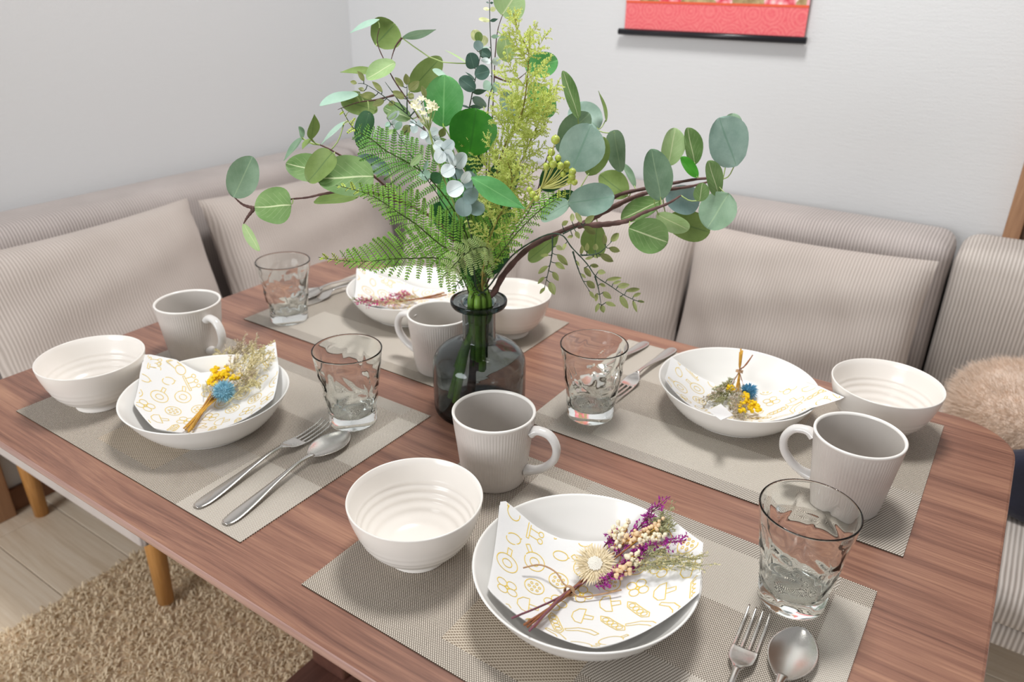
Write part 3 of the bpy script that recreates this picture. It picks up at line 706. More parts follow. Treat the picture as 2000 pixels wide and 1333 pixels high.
# ------------------------------------------------------------------ greenery in the vase
def leaf_mesh(b, base_, tip, wd, roll=0, shape='round', cup=.12, bend=.06, mi=0, nl=14, nw=6, facing=None):
    base_ = Vector(base_); tip = Vector(tip); ax = tip-base_; L = ax.length; ax.normalize()
    v = (facing if facing is not None else (CAM-(base_+tip)/2).normalized() + Vector((0, 0, .35))).normalized()
    n = (v - ax*v.dot(ax)); n.normalize(); n = Matrix.Rotation(roll, 3, ax) @ n; s = ax.cross(n)
    rows = []; uv = []; ja, jb = R.uniform(0, 6.28), R.uniform(0, 6.28); jm = .05 if shape in ('round', 'oval', 'wide') else 0
    for i in range(nl+1):
        t = i/nl if shape in ('lance', 'point') else (1-math.cos(math.pi*i/nl))/2
        if shape == 'round': wv = (2*math.sqrt(max(0, t*(1-t))))**1.08*(.94+.12*t) if t > .12 else 1.02*(t/.12)**.62*2*math.sqrt(.12*.88)*.955
        elif shape == 'oval': wv = (2*math.sqrt(max(0, t*(1-t))))**1.12
        elif shape == 'point': wv = (max(0, math.sin(math.pi*t**.9)))**.75
        elif shape == 'lance': wv = max(0, math.sin(math.pi*t**.8))**1.05
        else: wv = (2*math.sqrt(max(0, t**.8*(1-t**.8))))**.95
        wv = max(wv, .03 if i == nl else .04)
        row = []
        for j in range(nw+1):
            u = -1+2*j/nw
            h = cup*wd*(u*u*wv) - bend*L*(t*t) + .02*wd*math.sin(7*t+3*u)
            row.append(base_ + ax*(L*t) + s*(u*wd/2*wv*(1+jm*math.sin(4.5*t+(ja if u > 0 else jb)))) + n*h); uv.append((.5+.5*u, t))
        rows.append(row)
    b.grid(rows, mi, False, uv)
NECK = Vector((VX, VY, TZ+.150))
nstem = [0]
def root_path():
    i = nstem[0]; nstem[0] += 1
    a = i*2.399; r_ = .0035+.0105*math.sqrt((i % 19)/19); q = .030+.016*((i*7) % 5)/5
    nk = NECK + Vector((r_*math.cos(a), r_*math.sin(a), 0))
    lo = Vector((VX+q*math.cos(a+2.6), VY+q*math.sin(a+2.6), TZ+.014+.012*((i*3) % 4)))
    if i not in (0, 5, 6, 13, 24, 27, 29): lo = nk*.75+Vector((VX, VY, 0))*.25; lo.z = TZ+.088-.014*(i % 3)
    return [lo, lo*.5+nk*.5+Vector((0, 0, .012)), nk-Vector((0, 0, .02)), nk+Vector((0, 0, .012))]
def nearest(pts, p):
    best = min(range(len(pts)), key=lambda i: (pts[i]-p).length); return pts[best]
PLANT_GROUP = 'stems in the glass vase'
def branch(name, label, stems, leaves, stem_mat='bstem', r0=.0016, cat='branch', leafshape='round', pet='pstem', petr=.0007, leafname='leaf'):
    """stems: lists of (px,py,off[,radius scale]); leaves: (bx,by,tx,ty,width_px,off_base,off_tip,roll_deg,mat[,shape])"""
    t = thing(name, label, cat, (VX, VY, TZ+.01), 0, PLANT_GROUP, keep=True)
    b = MB(); bp = MB(); allp = []
    for i, st in enumerate(stems):
        P = [at(*p[:3]) for p in st]
        if i == 0: rp = root_path(); n0 = 14; full = interp(rp+P, 16+6*len(P))
        else: full = interp(P, 4+6*len(P)) if len(P) > 1 else P
        sc = 1 if i == 0 else .75
        k = len(full); rad = [r0*sc*(1-.78*(j/(k-1))**.8)*(1+.12*math.sin(j*2.1)) for j in range(k)]
        b.tube(full, rad, 7); allp += interp(P, 10*len(P)) if len(P) > 1 else P
    for lf in leaves:
        bx, by, tx, ty, wd, ob, ot, roll, mk = lf[:9]; sh = lf[9] if len(lf) > 9 else leafshape
        p, q = at(bx, by, ob), at(tx, ty, ot); m = mpp((p+q)/2); rr_ = math.radians(roll)
        wtrue = wd*m/max(.25, math.cos(rr_))
        lb = MB(); leaf_mesh(lb, p, q, wtrue, rr_, sh, R.uniform(.04, .16), R.uniform(.0, .08))
        lo_ = lb.build(leafname, M[mk], t)
        a = nearest(allp, p); d_ = (a-p).length
        if d_ > .002:
            mid = (a+p)/2+Vector((0, 0, -.12*d_)); bp = MB(); bp.tube(interp([a, mid, p + (q-p)*.06], 6), petr, 5); bp.build('petiole', M[pet], lo_)
    b.build('stem', M[stem_mat], t)
    return t
# --- eucalyptus, right
branch('eucalyptus_branch', 'long eucalyptus branch with large grey-green leaves reaching far right', 
 [[(962, 575, .0), (985, 535, -.01), (1030, 487, -.01), (1085, 457, 0), (1160, 425, .01), (1200, 385, .015), (1262, 368, .02), (1320, 357, .02), (1372, 349, .02), (1412, 350, .02)],
  [(1130, 440, .0), (1176, 439, -.02), (1224, 432, -.035), (1254, 417, -.04), (1302, 399, -.045), (1330, 382, -.045)],
  [(1150, 430, .01), (1197, 405, .0), (1260, 378, -.005), (1345, 365, -.01), (1395, 352, -.01)]],
 [(1438, 325, 1405, 230, 82, .0, .0, 12, 'glauc'), (1428, 262, 1434, 221, 34, .03, .04, 10, 'glaucd'),
  (1424, 378, 1380, 446, 74, -.03, -.035, 14, 'glaucd'), (1291, 391, 1275, 292, 60, -.03, -.03, 18, 'glaucd', 'oval'),
  (1304, 324, 1322, 250, 46, .04, .05, 30, 'light', 'oval'), (1357, 322, 1343, 249, 38, .05, .06, 35, 'green', 'oval'),
  (1362, 347, 1331, 306, 28, .02, .03, 40, 'vivid', 'oval'), (1403, 382, 1386, 314, 38, -.02, -.02, 38, 'green', 'oval'),
  (1366, 394, 1372, 357, 30, -.05, -.05, 15, 'green'), (1300, 378, 1366, 402, 56, .01, .015, 15, 'silverd'),
  (1228, 446, 1305, 474, 66, -.05, -.05, 12, 'green', 'oval'), (1300, 428, 1388, 455, 54, .02, .02, 20, 'olive'),
  (1292, 392, 1212, 428, 46, .0, .01, 15, 'green'), (1283, 418, 1345, 452, 30, .0, .0, 45, 'light'),
  (1090, 462, 1029, 508, 38, .02, .03, 15, 'olive'), (1168, 436, 1158, 502, 52, .03, .04, 20, 'olive', 'oval'),
  (1225, 384, 1172, 340, 54, .04, .05, 15, 'olive', 'oval'), (1240, 366, 1218, 318, 18, .03, .04, 55, 'glaucd')], r0=.0058, cat='branch')
branch('eucalyptus_branch', 'eucalyptus branch with broad blue-grey leaves right of the yellow-green spray',
 [[(948, 560, .01), (985, 480, .02), (1040, 400, .03), (1072, 300, .04), (1100, 282, .045), (1165, 254, .05)], [(1040, 400, .02), (1075, 395, .0), (1112, 396, -.03)]],
 [(1116, 334, 1155, 244, 86, -.03, -.03, 10, 'glauc'), (1148, 343, 1182, 268, 44, .0, .01, 20, 'olive'), (1170, 252, 1117, 206, 62, .07, .09, 15, 'glauc'),
  (1092, 278, 1152, 222, 48, .03, .03, 20, 'glaucd', 'oval'), (1130, 232, 1102, 137, 30, .02, .03, 45, 'green', 'oval'), (1184, 238, 1173, 176, 9, .06, .08, 70, 'olive', 'lance'),
  (1200, 254, 1209, 337, 36, .03, .02, 40, 'glaucd', 'wide'), (1110, 397, 1200, 384, 64, -.04, -.05, 12, 'glauc'), (1113, 398, 1055, 426, 46, -.03, -.02, 25, 'glauc'),
  (1060, 412, 1124, 378, 34, -.01, -.01, 20, 'dark'), (1060, 372, 1108, 316, 48, .02, .02, 20, 'dark'), (1100, 300, 1090, 270, 24, .02, .02, 20, 'glaucd')], r0=.0022)
# --- eucalyptus, left
branch('eucalyptus_branch', 'eucalyptus branch with light-veined leaves reaching far left',
 [[(925, 560, .0), (900, 490, -.02), (850, 430, -.03), (790, 395, -.04), (730, 344, -.05), (690, 318, -.05), (644, 292, -.05), (625, 283, -.05)],
  [(800, 400, -.03), (740, 380, -.05), (690, 372, -.06), (637, 378, -.07), (600, 386, -.07), (558, 391, -.07), (497, 407, -.07)],
  [(497, 407, -.07), (483, 425, -.07), (476, 437, -.07)], [(497, 407, -.07), (475, 400, -.07), (458, 386, -.07)]],
 [(456, 386, 493, 307, 58, -.07, -.07, 12, 'glaucd', 'oval'), (569, 401, 497, 405, 80, -.08, -.085, 12, 'green', 'wide'), (476, 437, 506, 491, 16, -.07, -.07, 60, 'light', 'oval'),
  (640, 338, 558, 318, 60, -.03, -.03, 14, 'green', 'oval'), (650, 298, 601, 355, 54, -.07, -.08, 15, 'olive', 'wide'), (730, 345, 620, 348, 86, -.07, -.08, 14, 'green', 'wide'),
  (700, 385, 612, 392, 34, -.05, -.05, 40, 'olive'), (608, 273, 615, 224, 20, -.06, -.07, 50, 'olive', 'lance'), (606, 270, 589, 290, 14, -.06, -.07, 50, 'olive', 'lance'),
  (592, 268, 554, 314, 18, -.05, -.05, 50, 'glaucd', 'lance'), (590, 270, 585, 247, 12, -.05, -.05, 55, 'glaucd', 'oval'), (675, 238, 622, 281, 20, -.03, -.02, 55, 'mint', 'lance'),
  (764, 338, 695, 308, 38, .0, .0, 20, 'teal')], r0=.0034)
branch('eucalyptus_branch', 'upright eucalyptus branch at the upper left with thin sideways leaves',
 [[(930, 550, .02), (900, 440, .03), (850, 300, .04), (815, 225, .05), (785, 180, .05), (767, 152, .05), (753, 123, .05), (737, 84, .05), (741, 55, .05)],
  [(785, 182, .05), (735, 195, .045), (700, 200, .04), (660, 214, .03)], [(785, 74, .05), (772, 92, .05), (763, 120, .05)]],
 [(733, 88, 772, 46, 62, .06, .07, 10, 'olive'), (741, 38, 682, 62, 20, .05, .05, 50, 'mint', 'lance'), (785, 74, 852, 59, 10, .05, .05, 65, 'glaucd', 'lance'),
  (772, 122, 715, 153, 38, .04, .03, 20, 'light', 'oval'), (738, 142, 664, 139, 22, .06, .06, 40, 'olive', 'lance'), (800, 178, 862, 112, 42, .06, .07, 25, 'olive', 'oval'),
  (700, 186, 623, 203, 30, .03, .03, 45, 'mint', 'oval'), (737, 218, 666, 192, 46, .05, .06, 15, 'olive', 'oval'), (704, 180, 664, 190, 12, .06, .06, 50, 'olive', 'lance'),
  (722, 218, 700, 291, 38, .02, .02, 25, 'dark', 'wide'), (802, 232, 750, 208, 38, .05, .05, 20, 'green'), (872, 152, 845, 135, 16, .03, .03, 40, 'mint', 'oval'),
  (916, 126, 871, 95, 7, .04, .04, 60, 'light', 'lance')], r0=.0020)
branch('eucalyptus_branch', 'eucalyptus stem with round light-green leaves at the top centre',
 [[(940, 550, .03), (950, 400, .05), (962, 220, .06), (967, 110, .06), (972, 60, .06), (982, 28, .06)], [(966, 150, .06), (1000, 160, .06), (1030, 140, .05)]],
 [(980, 30, 1014, -20, 62, .06, .07, 15, 'light', 'wide'), (986, 66, 992, 122, 36, .05, .05, 25, 'light', 'oval'), (1026, 134, 1091, 118, 46, .05, .06, 15, 'bright', 'oval'),
  (1038, 162, 1078, 228, 46, .05, .05, 20, 'bright', 'oval'), (1005, 235, 985, 175, 40, .07, .07, 20, 'glauc', 'oval')], r0=.0018, stem_mat='bstem')
# --- broad glossy leaves
branch('broadleaf_stem', 'glossy stem with vivid green rounded leaves in the middle of the bouquet',
 [[(933, 560, -.01), (925, 470, -.02), (915, 380, -.03), (905, 320, -.03), (868, 248, -.02)], [(920, 420, -.03), (930, 360, -.05)], [(925, 470, -.01), (900, 450, .02)], [(925, 470, .0), (960, 400, .02)]],
 [(865, 248, 869, 146, 76, -.01, .0, 8, 'bright', 'oval'), (916, 304, 931, 213, 96, -.04, -.04, 6, 'vivid'), (935, 336, 902, 280, 56, -.02, -.02, 15, 'dark'),
  (920, 346, 1026, 408, 44, -.10, -.11, 10, 'bright', 'lance'), (905, 470, 848, 398, 62, .02, .02, 15, 'dark'), (932, 470, 992, 398, 62, .03, .03, 15, 'dark'),
  (938, 480, 930, 395, 52, .03, .03, 5, 'dark'), (905, 430, 868, 345, 62, .02, .03, 10, 'bright'), (960, 400, 1000, 310, 60, .05, .05, 15, 'dark'), (880, 330, 850, 270, 46, .04, .04, 10, 'green'),
  (925, 545, 905, 470, 50, .02, .0, 10, 'dark'), (945, 540, 985, 465, 50, .02, .02, 10, 'dark'), (930, 555, 940, 480, 46, -.02, -.03, 10, 'dark'), (925, 330, 930, 400, 18, -.05, -.05, 10, 'bright', 'lance')], r0=.003, stem_mat='gstem', pet='gstem', petr=.001)
# --- baby eucalyptus
branch('baby_eucalyptus', 'dark blue-green baby eucalyptus stem left of the tall bare stem',
 [[(938, 540, .02), (915, 380, .03), (908, 260, .02), (919, 200, .02), (926, 165, .02), (934, 130, .02), (940, 90, .02), (930, 64, .02)]],
 [(926, 134, 918, 103, 28, .02, .02, 5, 'teal', 'wide'), (957, 113, 937, 96, 22, .03, .03, 10, 'teal', 'oval'), (927, 146, 956, 138, 28, .0, .0, 5, 'teal'), (928, 176, 898, 152, 30, .01, .01, 8, 'teal'),
  (929, 158, 909, 140, 7, .02, .02, 50, 'teal', 'lance'), (922, 180, 951, 177, 8, .02, .02, 55, 'teal', 'lance'), (923, 190, 950, 209, 16, .03, .03, 25, 'silverd', 'oval'), (921, 213, 892, 203, 7, .01, .01, 50, 'teal', 'lance'),
  (918, 208, 942, 212, 7, .01, .01, 55, 'teal', 'lance'), (932, 80, 926, 58, 21, .02, .02, 10, 'bud'), (940, 90, 948, 70, 18, .02, .02, 10, 'bud'), (930, 98, 938, 80, 20, .0, .0, 5, 'silverd'), (936, 84, 934, 62, 16, .01, .01, 5, 'olive')],
 stem_mat='tstem', r0=.0015, pet='tstem', petr=.0005)
branch('baby_eucalyptus', 'tall straight dark stem with tiny pale leaves rising above the bouquet',
 [[(942, 540, .03), (948, 400, .035), (953, 220, .03), (960, 170, .03), (960, 120, .03), (957, 50, .03), (956, 0, .03), (956, -25, .03)]],
 [(956, 19, 944, 16, 8, .03, .03, 30, 'bud', 'oval'), (957, 19, 968, 17, 8, .03, .03, 30, 'bud', 'oval'), (957, 41, 935, 37, 10, .03, .03, 20, 'bud', 'oval'), (957, 41, 973, 37, 5, .03, .03, 50, 'teal', 'lance'),
  (955, 6, 949, 4, 4, .03, .03, 30, 'teal', 'lance'), (957, 6, 964, 5, 4, .03, .03, 30, 'teal', 'lance'), (959, 72, 976, 70, 6, .03, .03, 50, 'mint', 'lance'), (959, 122, 940, 116, 14, .02, .02, 30, 'silver', 'oval'), (961, 122, 978, 118, 14, .03, .03, 30, 'silver', 'oval'),
  (958, 92, 934, 95, 5, .02, .02, 60, 'mint', 'lance'), (960, 147, 930, 138, 10, .01, .01, 45, 'silver', 'lance'), (960, 165, 944, 172, 24, .03, .03, 20, 'mint'), (961, 168, 975, 172, 20, .03, .03, 20, 'mint')], stem_mat='tstem', r0=.0014, pet='tstem', petr=.0005)
branch('baby_eucalyptus', 'silvery baby eucalyptus stem drooping in front of the broad leaves',
 [[(930, 560, -.03), (922, 470, -.06), (908, 410, -.08), (895, 360, -.085), (880, 320, -.085), (862, 290, -.08), (838, 262, -.07), (812, 243, -.06), (800, 236, -.06)]],
 [(864, 292, 848, 278, 26, -.08, -.08, 15, 'silver', 'wide'), (866, 293, 886, 276, 24, -.08, -.08, 15, 'silver', 'wide'), (866, 296, 852, 317, 28, -.09, -.09, 10, 'silver', 'wide'), (866, 296, 884, 316, 24, -.09, -.09, 10, 'silver', 'wide'),
  (888, 325, 876, 300, 18, -.09, -.09, 30, 'silver', 'oval'), (889, 326, 909, 300, 28, -.08, -.08, 10, 'silver', 'wide'), (888, 328, 862, 340, 30, -.095, -.1, 5, 'silver'), (890, 328, 897, 350, 26, -.08, -.08, 10, 'silverd'),
  (903, 358, 917, 336, 18, -.09, -.09, 30, 'silver', 'oval'), (904, 359, 932, 348, 40, -.08, -.08, 8, 'silverd'), (905, 362, 874, 378, 36, -.1, -.105, 5, 'silver'), (906, 375, 932, 390, 34, -.09, -.09, 10, 'silverd'), (905, 385, 906, 424, 34, -.09, -.09, 8, 'silverd'), (910, 395, 946, 414, 30, -.085, -.085, 12, 'silverd'),
  (836, 262, 820, 266, 18, -.07, -.07, 15, 'silver'), (838, 262, 842, 282, 18, -.07, -.07, 15, 'silver'), (836, 260, 856, 254, 16, -.07, -.07, 20, 'silver'), (815, 246, 804, 258, 18, -.06, -.06, 15, 'silver'), (814, 244, 828, 238, 14, -.06, -.06, 20, 'silver'), (812, 243, 800, 240, 14, -.06, -.06, 20, 'silver'), (850, 276, 858, 268, 14, -.07, -.07, 20, 'silver')], stem_mat='tstem', r0=.0014, pet='tstem', petr=.0005, cat='branch')
branch('baby_eucalyptus', 'thin baby eucalyptus stem with small pale leaves above the upper fern',
 [[(925, 550, -.02), (890, 440, -.05), (858, 385, -.07), (830, 345, -.075), (800, 300, -.07), (775, 258, -.06), (755, 230, -.05)]],
 [(757, 232, 773, 216, 14, -.05, -.05, 15, 'light', 'oval'), (757, 234, 780, 218, 10, -.05, -.05, 40, 'silver', 'oval'), (764, 244, 752, 246, 14, -.05, -.05, 20, 'mint', 'oval'), (766, 244, 776, 236, 12, -.05, -.05, 20, 'silver', 'oval'), (772, 254, 784, 238, 12, -.06, -.06, 20, 'mint', 'oval'),
  (772, 256, 756, 262, 12, -.06, -.06, 30, 'light', 'oval'), (802, 324, 823, 302, 12, -.08, -.08, 20, 'light', 'oval'), (828, 332, 836, 312, 8, -.08, -.08, 40, 'mint', 'lance'), (830, 345, 815, 342, 10, -.08, -.08, 40, 'mint', 'lance'), (838, 350, 822, 335, 24, -.07, -.07, 15, 'mint', 'oval'), (842, 352, 862, 342, 22, -.07, -.07, 30, 'dark', 'oval')], stem_mat='tstem', r0=.0012, pet='tstem', petr=.0005)
# --- vines with small pointed leaves
def zv(l, ox, oy, sc, off): return [(ox+a*sc, oy+c*sc, ox+d_*sc, oy+e*sc, w_*sc, off, off+R.uniform(-.012, .012), R.uniform(0, 25), 'vine', 'point') for a, c, d_, e, w_ in l]
VL = [(280,780,170,860,60),(245,900,165,970,50),(245,1010,190,1080,40),(375,650,495,770,70),(360,740,460,810,60),(330,840,395,940,60),(300,950,350,1090,80),(365,560,440,600,50),(470,530,445,600,40),(290,660,190,660,40),
 (640,310,580,190,60),(540,300,545,200,50),(680,310,780,230,70),(665,350,800,430,70),(580,400,620,480,50),(550,450,490,470,40),(430,330,500,290,50),
 (640,650,650,550,45),(700,620,705,525,50),(790,610,800,535,60),(900,550,885,425,55),(960,510,1050,420,70),(940,580,1065,620,60),(840,650,995,730,75),(770,680,680,700,40),(820,690,770,660,40),
 (735,770,835,780,45),(815,840,905,850,60),(910,930,1080,905,45),(980,970,1075,940,35),(1030,1000,1165,980,60),(1120,1050,1280,1025,50),(1200,1110,1290,1070,40),(1250,1155,1330,1170,30),(1200,1150,1245,1280,40),(1060,1100,1150,1240,65),(840,970,905,1000,40),
 (700,940,790,1020,65),(870,1060,970,1130,65),(900,1170,1015,1210,50),(860,1200,885,1285,60),(835,1180,795,1280,45),(815,1070,795,1165,45),(670,790,750,900,60),(640,860,690,910,30),(730,1050,785,1130,40),(590,720,620,780,25)]
branch('leafy_vine', 'vine of small olive leaves drooping to the right over the far bowl',
 [[(955, 560, -.02), (1000, 500, -.03), (1060, 462, -.05), (1096, 459, -.06), (1117, 484, -.065), (1146, 515, -.07), (1164, 540, -.07), (1191, 558, -.07), (1218, 576, -.07), (1241, 587, -.07), (1256, 590, -.07)],
  [(1162, 540, -.07), (1169, 565, -.07), (1174, 596, -.07)], [(1119, 492, -.065), (1128, 522, -.06), (1139, 549, -.06), (1153, 571, -.06)], [(1079, 461, -.055), (1078, 497, -.06), (1069, 540, -.06), (1064, 560, -.06)],
  [(1135, 499, -.07), (1168, 495, -.07), (1195, 472, -.07)], [(1099, 457, -.06), (1137, 439, -.06)]],
 zv(VL, 1020, 380, .18, -.065), stem_mat='tstem', r0=.0015, pet='tstem', petr=.0005, cat='vine', leafshape='oval')
V2L = [(697,163,684,159,9),(711,159,699,138,11),(747,180,727,159,12),(712,178,700,172,10),(734,187,703,186,15),(751,196,727,206,14),(788,170,771,151,12),(795,166,793,144,13),(798,176,819,159,15),(831,191,824,167,11),(790,193,766,178,15),(808,192,797,184,14),(786,262,800,250,16),(860,268,868,250,14),(772,200,758,205,12),(850,265,858,284,14),(800,245,790,262,18)]
branch('leafy_vine', 'vine of small olive leaves at the upper left beside the white florets',
 [[(928, 555, .0), (890, 400, -.01), (850, 285, -.02), (805, 232, -.02), (762, 198, -.02), (740, 181, -.02), (714, 165, -.02), (699, 163, -.02)], [(795, 222, -.02), (795, 190, -.02), (795, 164, -.02)], [(790, 215, -.02), (770, 185, -.02), (752, 160, -.02)], [(800, 228, -.02), (825, 200, -.01), (832, 188, -.01)]],
 [(a, c, d_, e, w_, -.02, -.02, R.uniform(0, 30), 'vine', 'point') for a, c, d_, e, w_ in V2L], stem_mat='tstem', r0=.0013, pet='tstem', petr=.0005, cat='vine')
# --- ferns
def fern(label, rach, upper, lower, n, mk, tipmk, wpin=5.0, cat='fern', dens=4.4, r=.0011):
    t = thing('fern_frond', label, cat, (VX, VY, TZ+.01), 0, PLANT_GROUP, keep=True)
    P = [at(*p) for p in rach]; path = interp(root_path()+P, 50); b = MB(); b.tube(path, [r*(1-.65*i/49) for i in range(50)], 6); b.build('rachis', M['rachis'], t)
    V = interp(P, 200); pxs = interp([Vector(p) for p in rach], 200)
    def ctl(c, u):
        for i in range(len(c)-1):
            if c[i][0] <= u <= c[i+1][0]:
                f = (u-c[i][0])/(c[i+1][0]-c[i][0]); return [c[i][k_]*(1-f)+c[i+1][k_]*f for k_ in (1, 2)]
        return c[-1][1:3]
    for side, c in ((0, upper), (1, lower)):
        for i in range(n):
            u = .05+.94*(i+.5*side)/n; idx = min(199, int(u*199)); a = pxs[idx]; dx, dy = ctl(c, u)
            if abs(dx)+abs(dy) < 4: continue
            j1, j2 = R.uniform(.88, 1.1), R.uniform(-.018, .018)
            end = at(a.x+dx*j1, a.y+dy*j1, a.z+j2); st = V[idx]; mid = (st+end)/2 + Vector((0, 0, .06*(end-st).length))
            q = interp([st, mid, end], 14); m = mpp(st); Lpx = math.hypot(dx, dy); L = (end-st).length
            fb = MB(); fb.tube(q, [.00032]*14, 4, 1)
            k_ = max(4, int(Lpx/dens)); fac = ((CAM-st).normalized()+Vector((0, 0, .5))).normalized()
            for s_ in (-1, 1):
                for h in range(k_):
                    v = .06+.93*h/k_; f = v*13; i0 = min(12, int(f)); pc = q[i0].lerp(q[i0+1], f-i0); ax = (q[min(13, i0+1)]-q[max(0, i0-1)]).normalized()
                    sd = ax.cross(fac).normalized()*s_; ln = 1.42*wpin*m*(1-.7*v**1.6)*R.uniform(.85, 1.15)*(min(1, Lpx/26)); wd = dens*m*.43
                    tipp = pc + sd*ln + ax*ln*.35 + fac*R.uniform(-.15, .15)*ln; m1 = pc.lerp(tipp, .25); m2 = pc.lerp(tipp, .78); rg = fac*.0005
                    fb.add([pc, m1+ax*wd, m2+ax*wd*.8, tipp, m2-ax*wd*.8, m1-ax*wd, m1+rg, m2+rg], [(0, 6, 1), (0, 5, 6), (1, 6, 7, 2), (6, 5, 4, 7), (2, 7, 3), (7, 4, 3)])
            fb.build('pinna', [M[tipmk if u > .86 else mk], M[mk if mk == 'lace' else 'rachis']], t)
    return t
fern('bright fern frond reaching left just above the far plate', [(895, 530, -.05), (860, 506, -.08), (807, 505, -.10), (766, 506, -.115), (725, 510, -.125), (676, 510, -.13), (622, 503, -.135)],
 [(0, -18, -60), (.25, -45, -68), (.42, -42, -45), (.6, -26, -32), (.8, -14, -22), (1, -8, -4)], [(0, 0, 40), (.15, 8, 62), (.3, -10, 44), (.5, -24, 28), (.7, -20, 16), (1, -6, 2)], 18, 'fern', 'ferntip', 6.2)
fern('bright fern frond at mid left with a yellow-green tip', [(905, 500, -.06), (864, 481, -.08), (817, 442, -.09), (779, 416, -.10), (745, 393, -.105), (710, 376, -.11), (656, 362, -.115)],
 [(0, 4, -75), (.3, 2, -70), (.5, 0, -50), (.7, -4, -32), (.85, -6, -18), (1, -6, -4)], [(0, -30, 40), (.25, -40, 20), (.45, -34, 8), (.7, -22, 4), (.85, -10, 8), (1, -4, 3)], 19, 'fern', 'ferntip', 6.2)
fern('dark-ribbed fern frond at the upper left with a curled bright tip', [(915, 470, -.03), (880, 400, -.05), (840, 350, -.06), (810, 326, -.065), (787, 313, -.07), (750, 292, -.075), (727, 273, -.08), (690, 250, -.085), (666, 210, -.085)],
 [(0, 12, -50), (.3, 6, -56), (.55, 2, -52), (.7, 4, -34), (.85, 10, -16), (1, 4, -5)], [(0, -40, 40), (.3, -62, 42), (.5, -60, 22), (.65, -50, 10), (.8, -20, 14), (1, -5, 4)], 20, 'fern2', 'ferntip', 5.8)
fern('short bright fern frond leaning right below the berries', [(950, 540, -.04), (975, 500, -.06), (1010, 455, -.07), (1050, 415, -.08), (1080, 393, -.085), (1110, 377, -.09)],
 [(0, -16, -48), (.3, -12, -50), (.6, -8, -34), (.8, -2, -22), (1, 4, -6)], [(0, 10, -10), (.3, 30, 6), (.6, 26, 4), (.8, 14, 4), (1, 6, 0)], 16, 'fern', 'ferntip', 5.8)
fern('pale lacy fern tuft just above the vase lip', [(948, 545, -.05), (955, 490, -.075), (930, 485, -.09), (905, 500, -.10), (880, 525, -.105), (862, 545, -.105)],
 [(0, -10, -10), (.3, -22, -20), (.6, -30, -14), (.85, -18, -6), (1, -8, 4)], [(0, 10, 14), (.3, 8, 36), (.6, 12, 40), (.85, 6, 24), (1, -3, 8)], 12, 'lace', 'lace', 6.0, dens=3.4)
fern('small deep green fern tuft at the left of the vase lip', [(925, 570, -.02), (915, 545, -.04), (900, 548, -.05), (888, 565, -.055)],
 [(0, -10, -20), (.5, -16, -8), (1, -4, 4)], [(0, 8, 14), (.5, 10, 18), (1, 0, 6)], 8, 'fern2', 'fern2', 6.0)
fern('deep green fern frond in the shade below the strap leaf', [(940, 555, -.02), (945, 500, -.03), (958, 450, -.04), (980, 415, -.05), (1015, 400, -.05)],
 [(0, -22, -30), (.4, -24, -40), (.8, -10, -30), (1, 4, -8)], [(0, 26, -4), (.4, 36, 6), (.8, 20, 12), (1, 6, 2)], 13, 'fern2', 'fern', 6.0)
# --- fine yellow-green sprays
def spray(label, stem, nb, lens, seed, mk='spray', spread=1.0):
    rr = random.Random(seed); t = thing('feathery_spray', label, 'foliage', (VX, VY, TZ+.01), 0, PLANT_GROUP, keep=True)
    P = [at(*p) for p in stem]; path = interp(root_path()+P, 56); b = MB(); b.tube(path, [.0016*(1-.65*i/55) for i in range(56)], 6); b.build('stem', M['spraystem'], t)
    V = interp(P, 200)
    for i in range(nb):
        u = .12+.86*i/(nb-1); idx = int(u*199); p = V[idx]; m = mpp(p); ax = (V[min(199, idx+3)]-V[max(0, idx-3)]).normalized()
        ln = np.interp(u, [c[0] for c in lens], [c[1] for c in lens])*m*rr.uniform(.8, 1.15)
        a = i*2.4+rr.uniform(-.5, .5); side = (rt*math.cos(a) + HD*math.sin(a)*.8).normalized()
        d_ = (side*spread + ax*rr.uniform(.5, .9) + Vector((0, 0, .12))).normalized(); q = interp([p, p+d_*ln*.5, p+d_*ln+Vector((0, 0, ln*.12))], 12)
        fb = MB(); fb.tube(q, [.0006*(1-.6*j/11) for j in range(12)], 4, 1)
        ns = max(4, int(ln/m/7.5))
        for j in range(ns):
            v = .15+.85*j/ns; f = v*11; i0 = min(10, int(f)); pc = q[i0].lerp(q[i0+1], f-i0); l2 = ln*.42*(1-.75*v)+5*m
            for s_ in (-1, 1):
                n2 = d_.cross(Vector((rr.gauss(0, 1), rr.gauss(0, 1), rr.gauss(0, 1)+.3))).normalized()*s_
                e = pc + (n2*.8 + d_*.65).normalized()*l2; fb.tube([pc, e], [.0004, .00025], 3, 1)
                kk = max(3, int(l2/m/3.0))
                for h in range(kk):
                    w_ = pc.lerp(e, (h+.7)/kk)
                    for s2 in (-1, 1):
                        n3 = (e-pc).normalized().cross(Vector((rr.gauss(0, 1), rr.gauss(0, 1), rr.gauss(0, 1)))).normalized()
                        tipp = w_ + (n3*s2*.8+(e-pc).normalized()*.8)*4.4*m; fb.spike(w_, tipp, 1.5*m)
        fb.build('branchlet', [M[mk], M['spraytwig']], t, smooth=False)
    return t
spray('tall feathery yellow-green spray with a brown stem at the top centre', [(945, 545, -.02), (955, 440, -.03), (968, 360, -.035), (975, 315, -.035), (993, 270, -.03), (1007, 245, -.03), (1017, 225, -.03), (1025, 195, -.03), (1032, 127, -.03), (1031, 98, -.03), (1012, 60, -.03), (1003, 25, -.03)],
 40, [(0, 54), (.25, 84), (.5, 86), (.7, 70), (.85, 46), (1, 14)], 1)
